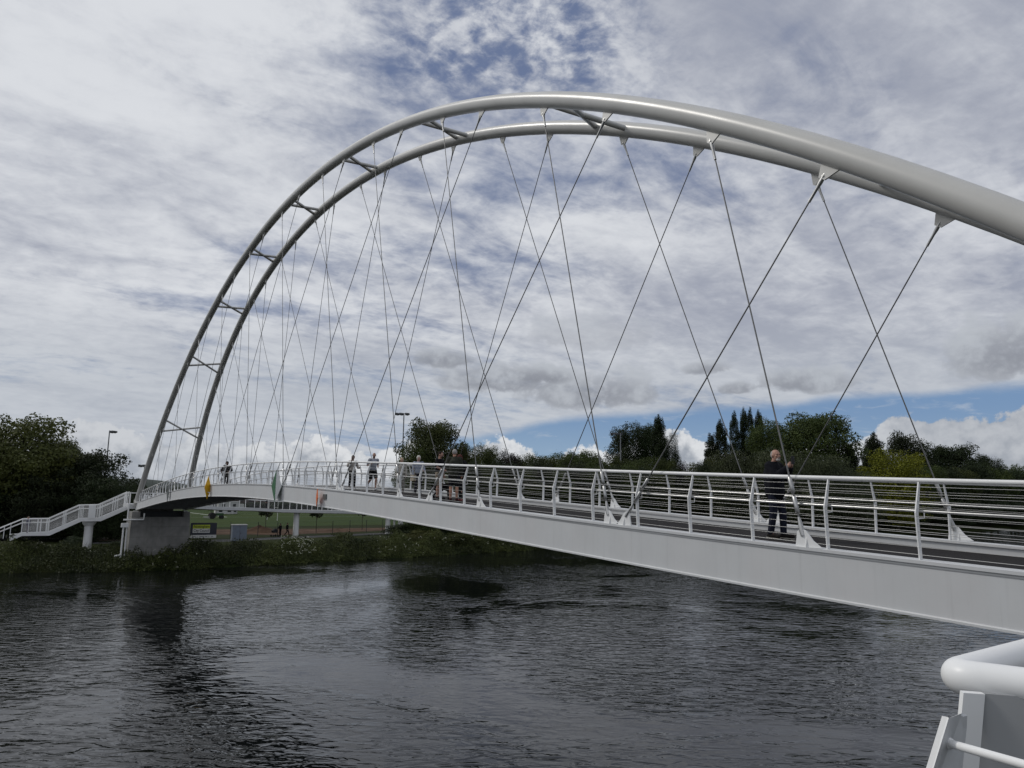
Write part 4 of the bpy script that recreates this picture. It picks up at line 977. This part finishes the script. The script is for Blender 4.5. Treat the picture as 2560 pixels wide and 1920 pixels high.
    # trousers / shorts
    t_ = MB(); t_.ball(J['pel']-Vector((0, .01, .03)), (.178, .138, .13), 14, 10)
    for q in 'LR':
        hi, kn, an = J['hi'+q], J['kn'+q], J['an'+q]
        if legs == 'long': cap(t_, hi, kn, .097, .074); cap(t_, kn, kn.lerp(an, .93), .074, .062)
        elif legs == 'tight': cap(t_, hi, kn, .092, .062); cap(t_, kn, kn.lerp(an, .35)+Vector((0, -.018, 0)), .060, .061); cap(t_, kn.lerp(an, .35)+Vector((0, -.018, 0)), kn.lerp(an, .92), .061, .042)
        else: cap(t_, hi, hi.lerp(kn, .82), .105, .092)
    fuse(t_.build('trousers' if legs in ('long', 'tight') else 'shorts', cloth(bot), o), vox)
    for q in 'LR':
        an, to = J['an'+q], J['to'+q]; sh_ = MB(); d = (to-an); cap(sh_, an+Vector((0, 0, -.03)), to+Vector((0, 0, .012)), .050, .042); cap(sh_, an+Vector((0, 0, -.03))-Vector((d.x, d.y, 0)).normalized()*.035, an, .042, .05)
        so = fuse(sh_.build('shoe', cloth(shoe), o), vox*.8)
        if sole:
            u_ = Vector((d.x, d.y, d.z*.5)).normalized(); MB().bar(an-u_*.08+Vector((0, 0, -.083)), to+u_*.03+Vector((0, 0, -.028)), .085, .022).build('sole', cloth(sole), so)
    # hair
    h = MB()
    if hairtype == 'short': h.ball(hp(0, -.022, .032), (.084, .098, .096), 18, 12, R3)
    elif hairtype == 'crop': h.ball(hp(0, -.030, .018), (.0815, .088, .092), 18, 12, R3)
    elif hairtype == 'full': h.ball(hp(0, -.024, .03), (.096, .108, .108), 18, 12, R3); h.ball(hp(0, -.045, -.03), (.085, .07, .07), 14, 10, R3)
    elif hairtype == 'tied': h.ball(hp(0, -.022, .034), (.085, .1, .098), 18, 12, R3); h.ball(hp(0, -.12, .04), (.035, .04, .035), 10, 8, R3)
    if h.v: h.build('hair', cloth(hair), o)
    if beard: bb = MB(); bb.ball(hp(0, .066, -.085), (.044, .040, .036), 12, 8, R3); bb.ball(hp(0, .094, -.043), (.032, .012, .009), 10, 6, R3); bb.build('beard', cloth(beard), o)
    return o, J
def dk(px, y):
    """point on the deck surface below image column px, at lateral position y"""
    r = ray(px, 1200); p = CAM + r*((y-YC)/r.y); return p.x, y, dzz(p.x)-.17
def world(o, v):
    c, s_ = math.cos(o.rotation_euler.z), math.sin(o.rotation_euler.z); k = o.scale.x; return Vector((o.location.x+(c*v.x-s_*v.y)*k, o.location.y+(s_*v.x+c*v.y)*k, o.location.z+v.z*k))
RIGHT = -123.6
# the man photographing
x, y, z = dk(1936, -.35)
pose = dict(elL=(-.25, .13, 1.19), elR=(.25, .14, 1.19), wrL=(-.085, .30, 1.37), wrR=(.075, .30, 1.36), haL=(-.055, .34, 1.43), haR=(.05, .34, 1.42), hed=(0, .05, 1.615), che=(0, -.015, 1.27),
            knL=(-.09, .10, .50), anL=(-.085, .10, .09), toL=(-.11, .27, .035), knR=(.09, .0, .5), anR=(.09, -.08, .09), toR=(.12, .09, .035))
man, J = person('grey-bearded balding man in a black jacket and dark jeans taking a photo on the bridge', x, y, z, RIGHT-46, 1.84, pose, (.010, .011, .015), 'long', (.016, .019, .032), 'long', (.02, .018, .016),
                (.36, .34, .32), 'crop', (.40, .22, .16), .0095, jacket=.045, beard=(.42, .40, .38), sole=(.4, .38, .34), look=-26)
w = world(man, Vector((-.005, .39, 1.49))); ph = thing('phone', 'black phone held up by the grey-bearded man', 'phone', (w.x, w.y, w.z+.03), man.rotation_euler.z-R(22))
MB().box((-.042, -.006, -.085), (.042, .006, .085)).build('phone_body', M['ink'], ph); MB().box((-.030, .0065, .03), (-.002, .011, .075)).build('camera_lens', M['glass'], ph)
# jogger
x, y, z = dk(931, -1.5)
pose = dict(pel=(0, .02, .96), che=(0, .06, 1.28), nek=(0, .08, 1.47), hed=(0, .12, 1.62), shL=(-.19, .05, 1.41), shR=(.19, .09, 1.41), elL=(-.28, -.14, 1.2), wrL=(-.24, .03, 1.08), haL=(-.22, .09, 1.1), elR=(.28, .04, 1.15), wrR=(.18, .24, 1.2), haR=(.16, .3, 1.24),
            knL=(-.1, .22, .54), anL=(-.1, .17, .10), toL=(-.11, .34, .05), knR=(.1, .02, .50), anR=(.1, -.36, .30), toR=(.1, -.33, .12))
person('bald bearded jogger in a light grey T-shirt and black shorts running along the deck', x, y, z, 176, 1.82, pose, (.34, .36, .41), 'short', (.008, .008, .01), 'short', (.55, .55, .55), (.05, .04, .04), 'none', (.38, .22, .16), .014, beard=(.06, .04, .035), look=-22)
# woman with phone
x, y, z = dk(880, -.7)
pose = dict(elL=(-.27, .0, 1.13), wrL=(-.3, .2, 1.1), haL=(-.31, .26, 1.12), elR=(.27, .12, 1.2), wrR=(.13, .2, 1.44), haR=(.1, .19, 1.52), knL=(-.1, .14, .5), anL=(-.1, .12, .1), toL=(-.11, .28, .05), knR=(.1, .0, .5), anR=(.1, -.16, .13), toR=(.11, 0, .04))
wm, J = person('woman in a beige top and black leggings walking with a phone at her face', x, y, z, 172, 1.68, pose, (.40, .37, .34), 'long', (.01, .01, .012), 'tight', (.5, .5, .5), (.06, .045, .04), 'tied', (.42, .26, .2), .014, True, look=-15)
w = world(wm, Vector((.08, .21, 1.56))); ph2 = thing('phone', 'dark phone at the ear of the woman in the beige top', 'phone', (w.x, w.y, w.z), wm.rotation_euler.z); MB().box((-.012, -.04, -.08), (.012, .04, .08)).build('phone_body', M['ink'], ph2)
# grey-haired woman with a bag
x, y, z = dk(1045, -1.5)
gw, J = person('white-haired woman in a pale blue-grey shirt with a beige shoulder bag', x, y, z, 165, 1.66, dict(elL=(-.26, .02, 1.12), wrL=(-.2, .2, 1.05), haL=(-.16, .25, 1.05)), (.30, .33, .40), 'long', (.03, .03, .04), 'long', (.1, .1, .1), (.62, .6, .55), 'full', (.45, .28, .22), .015, True)
w = world(gw, Vector((.24, .1, .78))); bgm = thing('shoulder_bag', 'beige cloth bag hanging beside the white-haired woman', 'bag', (w.x, w.y, w.z), 0)
mb = MB(); mb.prism([(-.15, -.06, -.18), (.15, -.06, -.18), (.17, -.06, .08), (-.17, -.06, .08)], (0, .12, 0)).build('bag_body', cloth((.36, .31, .24)), bgm); MB().tube([(-.12, 0, .08), (-.06, 0, .3), (.0, 0, .38), (.06, 0, .3), (.12, 0, .08)], .009, 6).build('bag_strap', cloth((.3, .26, .2)), bgm)
# fair-haired person half behind a hanger
x, y, z = dk(1003, -1.75)
person('fair-haired person in pale clothes mostly hidden behind a hanger left of the white-haired woman', x, y, z, 150, 1.58, None, (.42, .40, .36), 'long', (.2, .19, .17), 'long', (.2, .2, .2), (.45, .36, .26), 'full', (.45, .28, .22), .016, True)
# man in black polo
x, y, z = dk(1098, .04)
person('dark-haired man in a black polo shirt and light shorts facing right', x, y, z, RIGHT-22, 1.76, dict(elR=(.27, .06, 1.15), wrR=(.14, .24, 1.03), haR=(.09, .29, 1.03)), (.009, .009, .011), 'short', (.26, .22, .17), 'short', (.03, .03, .03), (.03, .022, .02), 'short', (.40, .23, .17), .013, beard=(.07, .05, .04))
# man in olive jacket, back to us
x, y, z = dk(1135, .1)
person('grey-haired man in an olive jacket and dark shorts seen from behind', x, y, z, -38, 1.83, dict(elL=(-.26, .0, 1.13), wrL=(-.2, .18, 1.1), haL=(-.17, .24, 1.1)), (.040, .042, .032), 'long', (.015, .016, .02), 'short', (.05, .02, .02), (.40, .38, .36), 'short', (.42, .22, .15), .013, jacket=.035)
# dark red-haired person, head bent
x, y, z = dk(1155, -.25)
person('red-brown haired person in a black jacket bending the head, beside the olive jacket', x, y, z, 30, 1.70, dict(hed=(0, .12, 1.56), nek=(0, .05, 1.44), elL=(-.25, .1, 1.12), wrL=(-.12, .28, 1.12), haL=(-.08, .32, 1.14)), (.010, .009, .010), 'long', (.012, .012, .014), 'long', (.33, .12, .12), (.10, .035, .03), 'full', (.42, .22, .16), .015, jacket=.03, bow=28)
# cyclist far along the deck
x, y, z = dk(566, 1.15)
person('hooded cyclist in black standing over a bicycle on the crest of the bridge', x, y, z, 150, 1.80, dict(elL=(-.3, .1, 1.15), wrL=(-.24, .34, 1.03), haL=(-.22, .4, 1.02), elR=(.3, .1, 1.15), wrR=(.24, .34, 1.03), haR=(.22, .4, 1.02), hed=(0, .08, 1.6), anL=(-.16, 0, .09), toL=(-.2, .16, .04), anR=(.16, 0, .09), toR=(.2, .16, .04)), (.010, .010, .012), 'long', (.01, .01, .012), 'long', (.02, .02, .02), (.012, .012, .014), 'full', (.2, .12, .09), .017, jacket=.05)
bk = thing('bicycle', 'dark bicycle under the hooded cyclist', 'bicycle', (x, y, z), R(150)-math.pi/2)
def ring(mb, c, r, t_, ax=0):
    pts = [(c[0], c[1]+r*math.cos(a), c[2]+r*math.sin(a)) for a in [2*math.pi*i/28 for i in range(29)]]; mb.tube(pts, t_, 6, caps=False)
for y_ in (.62, -.45):
    mb = MB(); ring(mb, (0, y_, .34), .32, .022); wh = mb.build('wheel', M['rubber'], bk); mb = MB()
    for i in range(10): a = math.pi*i/10; mb.tube([(0, y_+.31*math.cos(a), .34+.31*math.sin(a)), (0, y_-.31*math.cos(a), .34-.31*math.sin(a))], .002, 4)
    mb.build('spokes', M['steel'], wh)
mb = MB()
for a, b_2 in (((0, -.45, .34), (0, -.02, .3)), ((0, -.02, .3), (0, -.18, .84)), ((0, -.45, .34), (0, -.15, .75)), ((0, -.15, .75), (0, .42, .80)), ((0, -.02, .3), (0, .44, .70)), ((0, .40, .92), (0, .62, .34))): mb.tube([a, b_2], .016, 8)
mb.build('frame', M['dark'], bk); MB().tube([(-.25, .42, 1.0), (-.1, .45, 1.02), (0, .40, .94), (.1, .45, 1.02), (.25, .42, 1.0)], .014, 8).build('handlebar', M['dark'], bk); MB().prism([(-.07, -.3, .86), (.07, -.3, .86), (.02, -.04, .86), (-.02, -.04, .86)], (0, 0, .04)).build('saddle', M['rubber'], bk)
# walkers on the path
p = onz(700, 1341, ZG); person('dark-clothed walker pushing a pram on the path under the ramp', p.x, p.y, ZG, 110, 1.85, dict(elL=(-.24, .12, 1.12), wrL=(-.18, .34, 1.02), haL=(-.18, .4, 1.0), elR=(.24, .12, 1.12), wrR=(.18, .34, 1.02), haR=(.18, .4, 1.0)), (.01, .01, .012), 'long', (.01, .01, .014), 'long', (.02, .02, .02), (.03, .025, .02), 'full', vox=.03, jacket=.03)
p2 = onz(695, 1342, ZG); pr = thing('pram', 'black pram in front of the walker on the path', 'pram', (p.x-.25, p.y+.85, ZG), R(110)-math.pi/2)
MB().prism([(-.25, -.3, .55), (-.25, .35, .55), (-.25, .45, .85), (-.25, -.1, 1.15), (-.25, -.35, .9)], (.5, 0, 0)).build('pram_body', M['black'], pr); MB().tube([(-.22, -.65, 1.02), (-.22, -.3, .8)], .015, 6).tube([(.22, -.65, 1.02), (.22, -.3, .8)], .015, 6).tube([(-.22, -.65, 1.02), (.22, -.65, 1.02)], .015, 6).build('push_bar', M['dark'], pr)
for a in ((-.28, -.35), (.28, -.35), (-.28, .4), (.28, .4)): MB().tube([(a[0]-.02, a[1], .15), (a[0]+.02, a[1], .15)], .15, 14).build('wheel', M['rubber'], pr)
p = onz(717, 1338.5, ZG); person('dark-clothed walker striding right, nearest the ramp column', p.x, p.y, ZG, RIGHT, 1.85, dict(knL=(-.1, .18, .5), anL=(-.1, .26, .1), toL=(-.1, .42, .1), anR=(.1, -.28, .13), toR=(.1, -.14, .05)), (.012, .012, .014), 'long', (.01, .01, .012), 'long', (.02, .02, .02), (.03, .025, .02), 'short', vox=.03, jacket=.04)
# person on the ramp and on the stair landing
q = min(rp2, key=lambda v: abs(v.y-onx(685, 1265, 110).y)); person('dark-clothed person walking up the ramp behind the main span', q.x+1.3, q.y, q.z, 100, 1.75, None, (.012, .012, .016), 'long', (.01, .01, .014), 'long', vox=.03)
person('person in a dark blue coat on the lower stair landing', 88.9, sp_(72, 1300)[0], strT[4][1]-.12, 90, 1.70, None, (.02, .02, .06), 'long', (.05, .03, .06), 'long', (.02, .02, .02), (.2, .17, .14), 'short', vox=.025, jacket=.05)
# dog
x, y, z = dk(1106, -.15)
dg = thing('dog', 'black dog standing by the legs of the group on the bridge', 'dog', (x, y, z), R(RIGHT)-math.pi/2)
d_ = MB(); cap(d_, (0, .22, .46), (0, -.24, .47), .13, .10); cap(d_, (0, .24, .47), (0, .22, .40), .125, .11); cap(d_, (0, .3, .52), (0, .42, .68), .08, .065); d_.ball((0, .46, .72), (.075, .09, .075)); cap(d_, (0, .5, .71), (0, .6, .68), .045, .03)
for e in (-1, 1):
    cap(d_, (e*.08, .24, .42), (e*.08, .22, .2), .055, .033); cap(d_, (e*.08, .22, .2), (e*.08, .24, .03), .03, .026); cap(d_, (e*.08, .24, .025), (e*.08, .29, .02), .028, .022)
    cap(d_, (e*.08, -.24, .43), (e*.09, -.16, .28), .08, .05); cap(d_, (e*.09, -.16, .28), (e*.09, -.32, .16), .04, .026); cap(d_, (e*.09, -.32, .16), (e*.09, -.28, .03), .025, .024); cap(d_, (e*.09, -.28, .025), (e*.09, -.22, .02), .026, .02)
    cap(d_, (e*.055, .43, .78), (e*.085, .42, .70), .026, .018)
cap(d_, (0, -.3, .5), (0, -.48, .42), .028, .014); fuse(d_.build('body', cloth((.012, .011, .012)), dg), .014)
MB().tube([(.0, .36, .62), (0.075, .33, .58), (0, .29, .54), (-.075, .33, .58), (0, .36, .62)], .012, 6).build('collar', cloth((.25, .03, .03)), dg)
